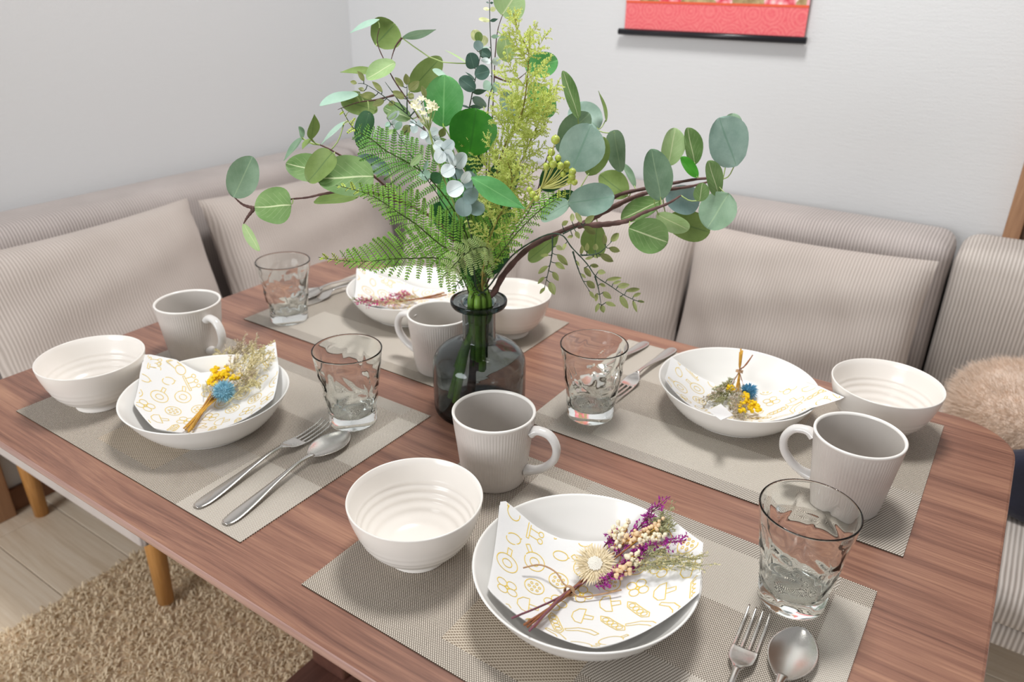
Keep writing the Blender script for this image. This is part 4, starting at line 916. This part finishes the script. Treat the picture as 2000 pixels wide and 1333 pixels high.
spray('feathery yellow-green spray bending right above the berries', [(950, 545, .0), (970, 450, .0), (1000, 360, .0), (1025, 300, .0), (1050, 245, .0), (1075, 200, .0)], 26, [(0, 50), (.4, 64), (.7, 50), (1, 14)], 2)
spray('feathery yellow-green spray low in front of the vivid leaf', [(942, 545, -.05), (955, 470, -.06), (985, 400, -.07), (1000, 350, -.075), (985, 300, -.075)], 24, [(0, 40), (.4, 60), (.8, 44), (1, 18)], 3)
# --- berries
t = thing('berry_sprig', 'sprig of round green berries right of the feathery spray', 'berries', (VX, VY, TZ+.01), 0, PLANT_GROUP, keep=True)
b = MB(); P = interp(root_path()+[at(955, 500, -.05), at(1020, 420, -.07), at(1057, 367, -.085)], 30); b.tube(P, .0013, 6)
for (x, y, r_) in [(1085,273,9),(1077,298,7.5),(1090,309,6.5),(1067,325,6.5),(1080,321,8),(1094,324,7.5),(1107,321,7),(1106,331,6.5),(1118,336,7.5),(1117,345,7.5),(1122,356,6.5),(1113,354,6.5),(1074,310,6),(1100,341,6),(1040,380,7),(1034,371,6),(1048,388,6)]:
    c = at(x, y, -.095+R.uniform(-.012, .012)); a = P[-1]; b.tube(interp([a, (a+c)/2+Vector((0, 0, -.003)), c], 6), [.0011, .0010, .0009, .0008, .0007, .0006], 5)
    bb = MB(); bb.ball(c, r_*mpp(c), 14); q = c+Vector((0, 0, r_*mpp(c))); bb.ball(q, 1.6*mpp(c), 6); bb.build('berry', M['berry'], t)
b.build('stalks', mat('berry_stalk', srgb(190, 190, 112), .6), t)
# --- white florets
t = thing('white_blossom_sprig', 'sprig of small cream-white florets at the upper left', 'flower', (VX, VY, TZ+.01), 0, PLANT_GROUP, keep=True)
b = MB(); P = interp(root_path()+[at(900, 440, -.04), at(860, 330, -.07), at(838, 255, -.085)], 30); b.tube(P, .0011, 6)
for (x, y) in [(812,203),(806,209),(823,196),(833,201),(818,212),(846,206),(851,213),(842,220),(826,224),(834,236),(840,211),(822,238)]:
    c = at(x, y, -.09+R.uniform(-.012, .012)); m = mpp(c); b.tube(interp([P[-1], (P[-1]+c)/2, c], 5), .0005, 4); fb = MB(); up_ = ((CAM-c).normalized()*.6+Vector((R.uniform(-.5, .5), R.uniform(-.5, .5), .6))).normalized()
    s1 = up_.cross(Vector((.3, .8, .1))).normalized(); s2 = up_.cross(s1)
    for k in range(6):
        a = k*math.pi/3; dd = s1*math.cos(a)+s2*math.sin(a); leaf_mesh(fb, c, c+(dd*.8+up_*.5)*11*m, 5*m, 0, 'oval', .2, .05, 0, 5, 2, up_)
    fb.build('floret', M['petal'], t)
b.build('stem', M['pstem'], t)
# --- bare green stems filling the neck
for i, (px, py) in enumerate([(915, 470), (922, 440), (936, 430), (948, 455), (926, 480), (942, 490), (918, 500), (934, 505)]):
    b = MB(); P = interp(root_path()+[at(920+i*4, 562, -.012+.004*i), at(px, py, -.01+.01*i), at(px+(-8, 6, 0, 9, -12, 10, -14, 4)[i], py-60, .01*i)], 30); b.tube(P, [.0044]*24+[.0036, .0030, .002, .0015, .001, .0006], 8)
    o = b.build('thick_green_stem', M['gstem']); tag(o, 'thick green stem in the bundle filling the vase neck', 'stem', 'bundle of thick green stems')

# ------------------------------------------------------------------ napkins with printed outlines
def ang_interp(poly, a):
    n = len(poly)
    for i in range(n):
        p, q = poly[i], poly[(i+1) % n]
        d0 = p[0]*math.sin(a)-p[1]*math.cos(a); d1 = q[0]*math.sin(a)-q[1]*math.cos(a)
        if d0*d1 <= 0 and abs(d0-d1) > 1e-9:
            f = d0/(d0-d1); x = p[0]+(q[0]-p[0])*f; y = p[1]+(q[1]-p[1])*f
            if x*math.cos(a)+y*math.sin(a) > 0: return math.hypot(x, y), p[2]+(q[2]-p[2])*f
    return .05, 0
def napkin(label, key, poly, seed, rot=0.0):
    cx, cy = PLATES[key][:2]; rr = random.Random(seed); n, k = 120, 14; ph = rr.uniform(0, 6)
    cr = [(p[0], p[1]) for p in poly]
    def H(x, y):
        r_ = math.hypot(x, y); a = math.atan2(y, x); ro, lift = ang_interp(poly, a)
        z = .0105 + .0405*(min(r_, .1)/.1)**2.2 + max(0, r_-.1)*.25
        z += lift*(r_/max(ro, .02))**3 + .0010*math.sin(2.2*a+ph)*(r_/.09)**2 + .0006*math.sin(38*x+20*y+ph)
        return z
    t = thing('paper_napkin', label, 'napkin', (cx, cy, ZM), 0, 'printed paper napkins')
    for layer, dz, sc in ((0, 0, 1.0), (1, -.0012, .985)):
        b = MB(); rows = []
        for i in range(k+1):
            row = []
            for j in range(n):
                a = 2*math.pi*j/n; ro, _ = ang_interp(poly, a); r_ = ro*sc*i/k
                x, y = r_*math.cos(a+layer*.03), r_*math.sin(a+layer*.03)
                row.append((x, y, H(x, y)+dz))
            rows.append(row)
        b.grid(rows, 0, True); b.build('upper_sheet' if layer == 0 else 'lower_sheet', M['paper'], t)
    # printed outlines as flat ribbons just above the paper
    b = MB()
    def inside(x, y):
        r_ = math.hypot(x, y); ro, _ = ang_interp(poly, math.atan2(y, x)); return r_ < ro*.975
    def line(pts, wd=.0007):
        seg = []
        def flush():
            if len(seg) >= 2:
                rows = []
                for i, p in enumerate(seg):
                    q0, q1 = seg[max(0, i-1)], seg[min(len(seg)-1, i+1)]; d_ = (q1-q0); d_ = d_/max(d_.length, 1e-6); nn = Vector((-d_.y, d_.x))*wd/2
                    rows.append([(p.x-nn.x, p.y-nn.y, H(p.x-nn.x, p.y-nn.y)+.00035), (p.x+nn.x, p.y+nn.y, H(p.x+nn.x, p.y+nn.y)+.00035)])
                b.grid([r_[::-1] for r_ in rows])
            seg.clear()
        for p in pts:
            if inside(p.x, p.y): seg.append(p)
            else: flush()
        flush()
    def stroke(c, th, pts, closed=False, s=1.0):
        P = [Vector((c[0]+s*(x*math.cos(th)-y*math.sin(th)), c[1]+s*(x*math.sin(th)+y*math.cos(th)))) for x, y in pts]
        if closed: P.append(P[0])
        out = []
        for i in range(len(P)-1):
            m_ = max(1, int((P[i+1]-P[i]).length/.0012))
            out += [P[i].lerp(P[i+1], q/m_) for q in range(m_)]
        out.append(P[-1]); line(out)
    def ell(x, y, rx, ry, n_=28): return [(x+rx*math.cos(2*math.pi*i/n_), y+ry*math.sin(2*math.pi*i/n_)) for i in range(n_)]
    def motif(i, c, th):
        S = lambda pts, cl=True: stroke(c, th, pts, cl, .00118)
        if i == 0: S(ell(-5, -3, 5, 5)); S(ell(6, -4, 5, 5.4)); S([(-5, 2), (0, 10)], False); S([(6, 1), (0, 10), (1.5, 11), (7, 2)], False)
        elif i == 1: S(ell(0, 0, 8, 8)); S(ell(0, 0, 3.6, 3.6)); S([(8, 1.5), (14, 1.8), (14, -1.5), (8, -1.5)], False)
        elif i == 2: S(ell(0, 2, 7, 9)); S([(-1.2, -7), (-1.2, -12), (1.2, -12), (1.2, -7)], False); S(ell(0, 12.5, 1.6, 1.6))
        elif i == 3:
            for x, y in ((-3.6, -3.6), (3.6, -3.6), (-3.6, 3.6), (3.6, 3.6)): S(ell(x, y, 3.8, 3.6, 18))
            S(ell(0, 0, 1.2, 1.2, 10))
        elif i == 4: S(ell(0, 0, 4, 6)); S([(0, -6), (0, -7.5)], False)
        elif i == 5:
            S([(-14, 0), (-10, 3.4), (8, 3.4), (13, 0), (8, -3.4), (-10, -3.4)])
            for x in (-8, -3, 2, 7): S(ell(x, 0, 2.3, 2.3, 14))
        elif i == 6: S([(-8, -6), (-2, -5), (4, -1), (8, 7), (10.5, 6), (7, -4), (0, -9.5), (-8, -10)])
        elif i == 7: S([(-9, 0), (-8, 5), (-3, 8.5), (3, 8.5), (8, 5), (9, 0)]); S([(-2.5, 0), (-2, -7), (2, -7), (2.5, 0)], False)
        elif i == 8:
            S(ell(0, 0, 7.5, 7.5))
            for a in range(6): S(ell(4*math.cos(a*1.05), 4*math.sin(a*1.05), 1, 1, 8))
            S(ell(0, 0, 1, 1, 8))
        elif i == 9:
            for x in (-6, 0, 6): S([(x, 5), (x, -2)], False); S(ell(x, -4, 2.2, 2, 12))
            S([(-9, 5), (9, 5), (9, 7), (-9, 7)])
    idx = 0; seq = [3, 4, 2, 7, 1, 0, 5, 8, 9, 6]
    for gy in range(-6, 7):
        for gx in range(-7, 8):
            x = gx*.0265+.013*(gy % 2)+rr.uniform(-.002, .002); y = gy*.0250+rr.uniform(-.002, .002)
            idx += 1
            if math.hypot(x, y) > .15: continue
            motif(seq[(gx*3+gy*7) % 10], (x, y), rot+rr.uniform(-.6, .6))
    o = b.build('printed_outlines', M['print'], t); o['kind'] = 'stuff'; o['label'] = 'yellow fruit and vegetable outline print'
    t['_H'] = 0
    return (lambda X, Y: ZM-TZ+H(X-cx, Y-cy)), t
HA, _ = napkin('white paper napkin with yellow outlines under the strawflower posy', 'A', [(-.106, .020, .006), (-.070, .032, .0), (-.048, .040, 0), (.0, .068, .0), (.035, .098, .001), (.078, .078, 0), (.099, .016, .003), (.050, -.075, 0), (-.056, -.072, 0)], 1, 2.2)
HB, _ = napkin('white paper napkin with yellow outlines under the thistle posy at the left', 'B', [(-.128, .002, .004), (-.098, .026, .001), (-.070, .040, 0), (-.045, .075, 0), (-.014, .124, .006), (.030, .090, 0), (.070, .045, 0), (.045, -.035, 0), (.000, -.074, 0), (-.058, -.062, 0)], 2, 2.4)
HC, _ = napkin('white paper napkin in the far left plate under the magenta posy', 'C', [(-.112, -.004, .004), (-.06, .045, 0), (.0, .060, 0), (.07, .07, 0), (.095, .0, .0), (.022, -.108, .003), (-.05, -.075, 0)], 3, .4)
HD_, _ = napkin('white paper napkin with one corner overhanging the right plate', 'D', [(-.098, .012, .002), (-.04, .03, 0), (-.012, .012, 0), (.02, .045, 0), (.07, .058, 0), (.128, .012, .0), (.05, -.072, 0), (-.02, -.078, 0), (-.082, -.045, 0)], 4, 3.6)

# ------------------------------------------------------------------ dried posies
def on(px, py, H, dz):                       # point dz above the napkin below pixel
    z = .03
    for _ in range(6): p = tp(px, py, z); z = H(p.x, p.y)+dz
    return tp(px, py, z)
def stems_part(t, pts, mk, r=.0008):
    b = MB()
    for P in pts: b.tube(interp(P, 10), [r*1.05]*5+[r*.8]*5, 5)
    return b.build('stem_bundle', M[mk], t)
def sprig(t, name, mk, p0, p1, n, spread, size, stem='dgold', form='spike', seed=1, nsub=14):
    rr = random.Random(seed); b = MB(); p0, p1 = Vector(p0), Vector(p1); d_ = p1-p0; L = d_.length
    b.tube(interp([p0, p0+d_*.5+Vector((0, 0, .002)), p1], 8), [.0005]*8, 4, 1)
    for i in range(nsub):
        u = .2+.8*i/nsub; a = p0+d_*u; s_ = Vector((rr.gauss(0, 1), rr.gauss(0, 1), rr.gauss(0, .7)+.25)).normalized()
        e = a + d_.normalized()*L*.18 + s_*spread*rr.uniform(.4, 1)*(1-.35*u); b.tube([a, (a+e)/2+Vector((0, 0, .0006)), e], [.0003]*3, 3, 1)
        for k in range(n):
            c = a.lerp(e, .35+.65*(k+.5)/n)+Vector((rr.gauss(0, size*.5), rr.gauss(0, size*.5), rr.gauss(0, size*.4)))
            if form == 'spike':
                q = c + (s_*.6+d_.normalized()*.6+Vector((rr.gauss(0, .6), rr.gauss(0, .6), rr.gauss(0, .6)))).normalized()*size*1.8; b.spike(c, q, size*.4)
            else: b.ball(c, size*rr.uniform(.75, 1.1), 7)
    return b.build(name, [M[mk], M[stem]], t)
def thistle(t, c, r, nrm, mk, n=170, seed=2):
    rr = random.Random(seed); b = MB(); b.ball(c, r*.5, 12); c = Vector(c); nrm = Vector(nrm).normalized(); cnt = 0
    for i in range(n):
        z = 1-1.75*(i+.5)/n; a = i*2.39996; s_ = math.sqrt(max(0, 1-z*z)); x_ = nrm.cross(Vector((.2, .9, .3))).normalized(); y_ = nrm.cross(x_)
        dd = nrm*z + x_*s_*math.cos(a) + y_*s_*math.sin(a); b.spike(c+dd*r*.4, c+dd*r*rr.uniform(.9, 1.1), r*.085, None)
    return b.build('thistle_head', M[mk], t, smooth=False)
def strawflower(t, c, r, nrm, seed=3):
    rr = random.Random(seed); b = MB(); c = Vector(c); nrm = Vector(nrm).normalized(); x_ = nrm.cross(Vector((.1, 1, .2))).normalized(); y_ = nrm.cross(x_)
    for ring, (n, l, h) in enumerate(((46, 1.0, .08), (42, .92, .28), (36, .80, .48), (28, .62, .7))):
        for i in range(n):
            a = (i+rr.uniform(-.25, .25))/n*2*math.pi+ring*.07; dd = x_*math.cos(a)+y_*math.sin(a); q = c+dd*r*.26+nrm*r*.1
            e = c + dd*r*l*rr.uniform(.9, 1.04)*math.cos(h*.7) + nrm*r*(l*math.sin(h*.7)*.55+.03*rr.uniform(-1, 1)); leaf_mesh(b, q, e, r*.105, rr.uniform(-.3, .3), 'lance', .4, -.04, 0, 4, 2, nrm)
    b.build('flower_petals', M['straw'], t); b2 = MB()
    for i in range(90):
        rr_ = r*.3*math.sqrt((i+.5)/90); a = i*2.4; b2.ball(c+(x_*math.cos(a)+y_*math.sin(a))*rr_+nrm*(r*.22-rr_*.15), r*.045, 6)
    b2.build('flower_centre', M['strawc'], t)
def twine(t, c, axis, r, tails):
    b = MB(); c = Vector(c); axis = Vector(axis).normalized(); x_ = axis.cross(Vector((0, 0, 1))).normalized(); y_ = axis.cross(x_)
    pts = [c+axis*(.0011*(i/16-1.2))+(x_*math.cos(i*.42)+y_*math.sin(i*.42))*r for i in range(48)]; b.tube(pts, .0008, 5)
    for P in tails: b.tube(interp([c+Vector((0, 0, r))]+P, 16), .0008, 5)
    b.build('twine', M['twine'], t)
# front posy
t = thing('dried_posy', 'dried posy with pale strawflower and purple statice on the front plate', 'dried flowers', tuple(on(1110, 1157, HA, 0)), 0, 'dried flower posies', keep=True)
O = lambda px, py, dz: on(px, py, HA, dz)
tie = O(1112, 1155, .006)
heads = [(1165, 1108, .012), (1200, 1080, .014), (1240, 1060, .014), (1220, 1100, .01), (1180, 1120, .008), (1250, 1090, .01)]
A_ = [O(1030+dx, 1225+dy, .002+.001*i) for i, (dx, dy) in enumerate([(0, 0), (8, 3), (-6, -4), (14, 0), (4, 8), (20, -8)])]
stems_part(t, [[A_[i], tie+Vector((R.uniform(-.002, .002), R.uniform(-.002, .002), R.uniform(-.002, .002))), O(*heads[i])] for i in range(4)], 'dstem', .0011)
stems_part(t, [[A_[i], tie+Vector((0, 0, .001)), O(*heads[i])] for i in (4, 5)] + [[O(1000, 1208, .003), tie, O(1190, 1070, .01)]], 'dstem2', .0009)
strawflower(t, O(1162, 1104, .016), .0218, (CAM-O(1162, 1104, .016)).normalized()*.75+Vector((0, 0, .6)))
for i, (x0, y0, x1, y1) in enumerate([(1200, 1090, 1232, 1045), (1215, 1075, 1265, 1012), (1240, 1040, 1290, 985), (1200, 1120, 1245, 1092), (1185, 1135, 1215, 1115), (1255, 1070, 1332, 1058), (1160, 1145, 1190, 1130), (1215, 1105, 1260, 1078), (1175, 1075, 1200, 1045), (1230, 1090, 1255, 1070)]):
    sprig(t, 'statice_sprig', 'purple', O(x0, y0, .010), O(x1, y1, .012), 9, .0105, .0021, 'dstem2', seed=i)
for i, (x0, y0, x1, y1) in enumerate([(1190, 1080, 1225, 1035), (1200, 1075, 1250, 1045), (1210, 1100, 1250, 1085), (1215, 1080, 1285, 1030), (1190, 1055, 1215, 1030), (1195, 1130, 1225, 1110), (1240, 1060, 1290, 1050)]):
    sprig(t, 'bud_cluster', 'peach' if i % 2 else 'cream', O(x0, y0, .012), O(x1, y1, .015), 3, .0115, .0023, 'dgold', 'ball', seed=20+i, nsub=10)
for i, (x0, y0, x1, y1) in enumerate([(1200, 1110, 1368, 1092), (1210, 1120, 1345, 1100), (1230, 1100, 1372, 1106), (1230, 1080, 1340, 1090)]):
    sprig(t, 'grass_plume', 'grass', O(x0, y0, .006), O(x1, y1, .008), 8, .0115, .0016, 'sage', seed=40+i, nsub=20)
for i, (x0, y0, x1, y1) in enumerate([(1250, 1050, 1305, 1000), (1260, 1060, 1312, 1030), (1270, 1050, 1300, 1015), (1230, 1100, 1290, 1075)]):
    sprig(t, 'sage_filler', 'sage', O(x0, y0, .008), O(x1, y1, .010), 7, .011, .0022, 'sage', seed=60+i, nsub=14)
twine(t, tie, A_[0]-tie, .0045, [[O(1100, 1140, .010), O(1085, 1118, .013), O(1055, 1104, .012), O(1022, 1110, .008)], [O(1130, 1166, .005), O(1165, 1163, .005), O(1214, 1153, .006)]])
# left posy
t = thing('dried_posy', 'dried posy with round blue thistle and yellow buttons on the left plate', 'dried flowers', tuple(on(400, 800, HB, 0)), 0, 'dried flower posies', keep=True)
O = lambda px, py, dz: on(px, py, HB, dz)
tie = O(396, 800, .006)
stems_part(t, [[O(362+dx, 840+dy, .003+.001*k), O(394+dx*.4, 800, .005+.001*k), O(425+dx*2, 755, .012)] for k, (dx, dy) in enumerate([(0, 0), (5, 1), (9, -2), (-3, -3), (12, 0), (3, -5), (7, 3), (15, -4)])], 'dgold', .0010)
stems_part(t, [[O(370, 838, .004), O(402, 797, .008), O(470, 720, .016)], [O(378, 836, .004), O(400, 800, .007), O(450, 720, .016)], [O(366, 832, .004), O(390, 805, .007), O(440, 735, .016)]], 'dstem', .0008)
thistle(t, O(437, 765, .017),   .0162, (CAM-O(437, 765, .02)).normalized()+Vector((0, 0, .4)), 'thistle')
for i, (x0, y0, x1, y1) in enumerate([(425, 755, 428, 712), (430, 750, 440, 718), (415, 760, 414, 738), (450, 745, 465, 735), (432, 745, 445, 725), (424, 745, 420, 725)]):
    sprig(t, 'button_cluster', 'yellow', O(x0, y0, .016), O(x1, y1, .018), 3, .0085, .0027, 'dgold', 'ball', seed=100+i, nsub=8)
for i, (x0, y0, x1, y1) in enumerate([(440, 740, 490, 680), (450, 740, 515, 690), (445, 730, 470, 690), (460, 745, 505, 705), (440, 720, 455, 690), (455, 760, 490, 730), (430, 720, 425, 700), (465, 720, 520, 680), (450, 700, 500, 672), (470, 750, 478, 735), (425, 730, 432, 690), (440, 710, 475, 668), (475, 735, 528, 700), (460, 770, 500, 745)]):
    sprig(t, 'dry_filler', ('tan', 'grass', 'lilac')[i % 3 if i != 6 else 0], O(x0, y0, .012), O(x1, y1, .018), 10, .019, .0022, 'grass', seed=120+i, nsub=18)
for i, (x0, y0, x1, y1) in enumerate([(400, 775, 395, 725), (410, 770, 402, 745), (440, 790, 465, 775), (450, 780, 480, 760)]):
    sprig(t, 'dry_filler', 'tan', O(x0, y0, .008), O(x1, y1, .010), 6, .009, .0013, 'grass', seed=140+i, nsub=10)
# right posy
t = thing('dried_posy', 'upside-down dried posy with yellow buttons and blue tuft on the right plate', 'dried flowers', tuple(on(1445, 760, HD_, 0)), 0, 'dried flower posies', keep=True)
O = lambda px, py, dz: on(px, py, HD_, dz)
tp0 = O(1444, 726, .020)
stems_part(t, [[tp(1447+dx, 682+dy, .075+.002*k), tp(1445+dx*.5, 712, .062), tp0, O(1440+dx*2, 765, .014)] for k, (dx, dy) in enumerate([(0, 0), (3, 3), (-2, 6), (1, 9)])], 'dgold', .0010)
stems_part(t, [[tp(1470, 694, .072), tp(1458, 712, .062), tp0, O(1420, 770, .012)], [tp(1466, 700, .070), tp(1452, 718, .060), tp0, O(1460, 775, .012)]], 'dstem', .0008)
twine(t, tp0, Vector((0, .3, 1)), .0042, [])
thistle(t, O(1463, 764, .012), .0125, (CAM-O(1463, 764, .012)).normalized()+Vector((.6, .3, .2)), 'thistle2', seed=8)
for i, (x0, y0, x1, y1) in enumerate([(1448, 765, 1452, 790), (1452, 770, 1462, 800), (1445, 780, 1448, 805), (1418, 755, 1428, 762), (1456, 765, 1458, 785), (1470, 785, 1482, 800)]):
    sprig(t, 'button_cluster', 'yellow', O(x0, y0, .013), O(x1, y1, .013), 3, .0080, .0026, 'dgold', 'ball', seed=200+i, nsub=8)
for i, (x0, y0, x1, y1) in enumerate([(1440, 735, 1400, 765), (1438, 738, 1380, 785), (1436, 745, 1410, 790), (1440, 750, 1430, 800), (1435, 740, 1395, 780), (1445, 750, 1440, 812), (1430, 745, 1420, 775), (1440, 760, 1455, 815)]):
    sprig(t, 'grey_filler', ('sage', 'lilac')[i % 2], O(x0, y0, .012), O(x1, y1, .008), 10, .0125, .0021, 'sage', seed=220+i, nsub=17)
b = MB(); c0, c1, c2, c3 = O(1382, 803, .005), O(1408, 790, .010), O(1432, 812, .009), O(1408, 822, .004)
nn = (c1-c0).cross(c3-c0).normalized()*.0006; nn = nn if nn.z > 0 else -nn
b.add([c0, c1, c2, c3, c0+nn, c1+nn, c2+nn, c3+nn], [(0, 1, 2, 3), (4, 5, 6, 7), (0, 1, 5, 4), (1, 2, 6, 5), (2, 3, 7, 6), (3, 0, 4, 7)]); b.build('card_tag', M['paper'], t, smooth=False)
# far posy
t = thing('dried_posy', 'magenta and peach dried posy in the far left plate', 'dried flowers', tuple(on(765, 590, HC, 0)), 0, 'dried flower posies', keep=True)
O = lambda px, py, dz: on(px, py, HC, dz)
stems_part(t, [[O(868, 572, .012), O(835, 580, .012), O(780, 590, .012)], [O(862, 575, .010), O(830, 582, .011), O(770, 592, .012)], [O(872, 576, .010), O(838, 583, .010), O(760, 588, .012)]], 'dstem', .0012)
for i, (x0, y0, x1, y1) in enumerate([(800, 588, 770, 578), (790, 590, 750, 585), (775, 592, 735, 592), (760, 592, 715, 592), (800, 585, 785, 575), (745, 592, 705, 588)]):
    sprig(t, 'statice_sprig', 'magenta', O(x0, y0, .012), O(x1, y1, .013), 7, .012, .0024, 'sage', seed=300+i)
for i, (x0, y0, x1, y1) in enumerate([(820, 585, 780, 575), (815, 588, 770, 590), (800, 592, 740, 596), (780, 594, 725, 588), (825, 585, 800, 576)]):
    sprig(t, 'peach_filler', ('peach', 'grass')[i % 2], O(x0, y0, .010), O(x1, y1, .012), 7, .012, .0021, 'grass', seed=320+i, nsub=12)
sprig(t, 'grass_plume', 'sage', O(740, 592, .008), O(688, 586, .012), 7, .008, .0016, 'sage', seed=350)

# ------------------------------------------------------------------ hanging scroll
sc = thing('hanging_scroll', 'red and gold hanging scroll with black rod on the back wall', 'scroll', (.34, 1.449, TZ+.40), 0, None, keep=True)
X0, X1, ZB = .131, .553, TZ+.405
def slab(name, x0, x1, y0, y1, z0, z1, m, bev=0):
    b = MB(); b.box(x0, x1, y0, y1, z0, z1); return b.build(name, m, sc, smooth=False, bevel=bev)
slab('lower_mount', X0, X1, 1.4355, 1.4375, ZB, ZB+.0615, M['red'])
slab('orange_strip', X0, X1, 1.4348, 1.4374, ZB+.0615, ZB+.0665, M['orange'])
slab('brocade_panel', X0+.035, X1-.006, 1.4352, 1.4374, ZB+.0665, ZB+.52, M['brocade'])
slab('side_border', X0, X0+.035, 1.4352, 1.4374, ZB+.0665, ZB+.52, M['pinkedge']); slab('side_border', X1-.006, X1, 1.4352, 1.4374, ZB+.0665, ZB+.52, M['pinkedge'])
slab('upper_mount', X0, X1, 1.4355, 1.4375, ZB+.52, ZB+.66, M['red'])
b = MB(); b.tube([(X0-.014, 1.4345, ZB-.002), (X1+.006, 1.4345, ZB-.002)], .0072, 16); b.build('bottom_rod', M['rod'], sc)
b = MB(); b.tube([(X0-.010, 1.4345, ZB+.664), (X1+.010, 1.4345, ZB+.664)], .006, 16); b.build('top_rod', M['rod'], sc)
b = MB(); b.tube([(X0+.06, 1.436, ZB+.664), ((X0+X1)/2, 1.444, ZB+.74), (X1-.06, 1.436, ZB+.664)], .0012, 6); b.build('hanging_cord', M['twine'], sc)
for o in bpy.data.objects:
    for k_ in ('_keep', '_H'):
        if k_ in o: del o[k_]
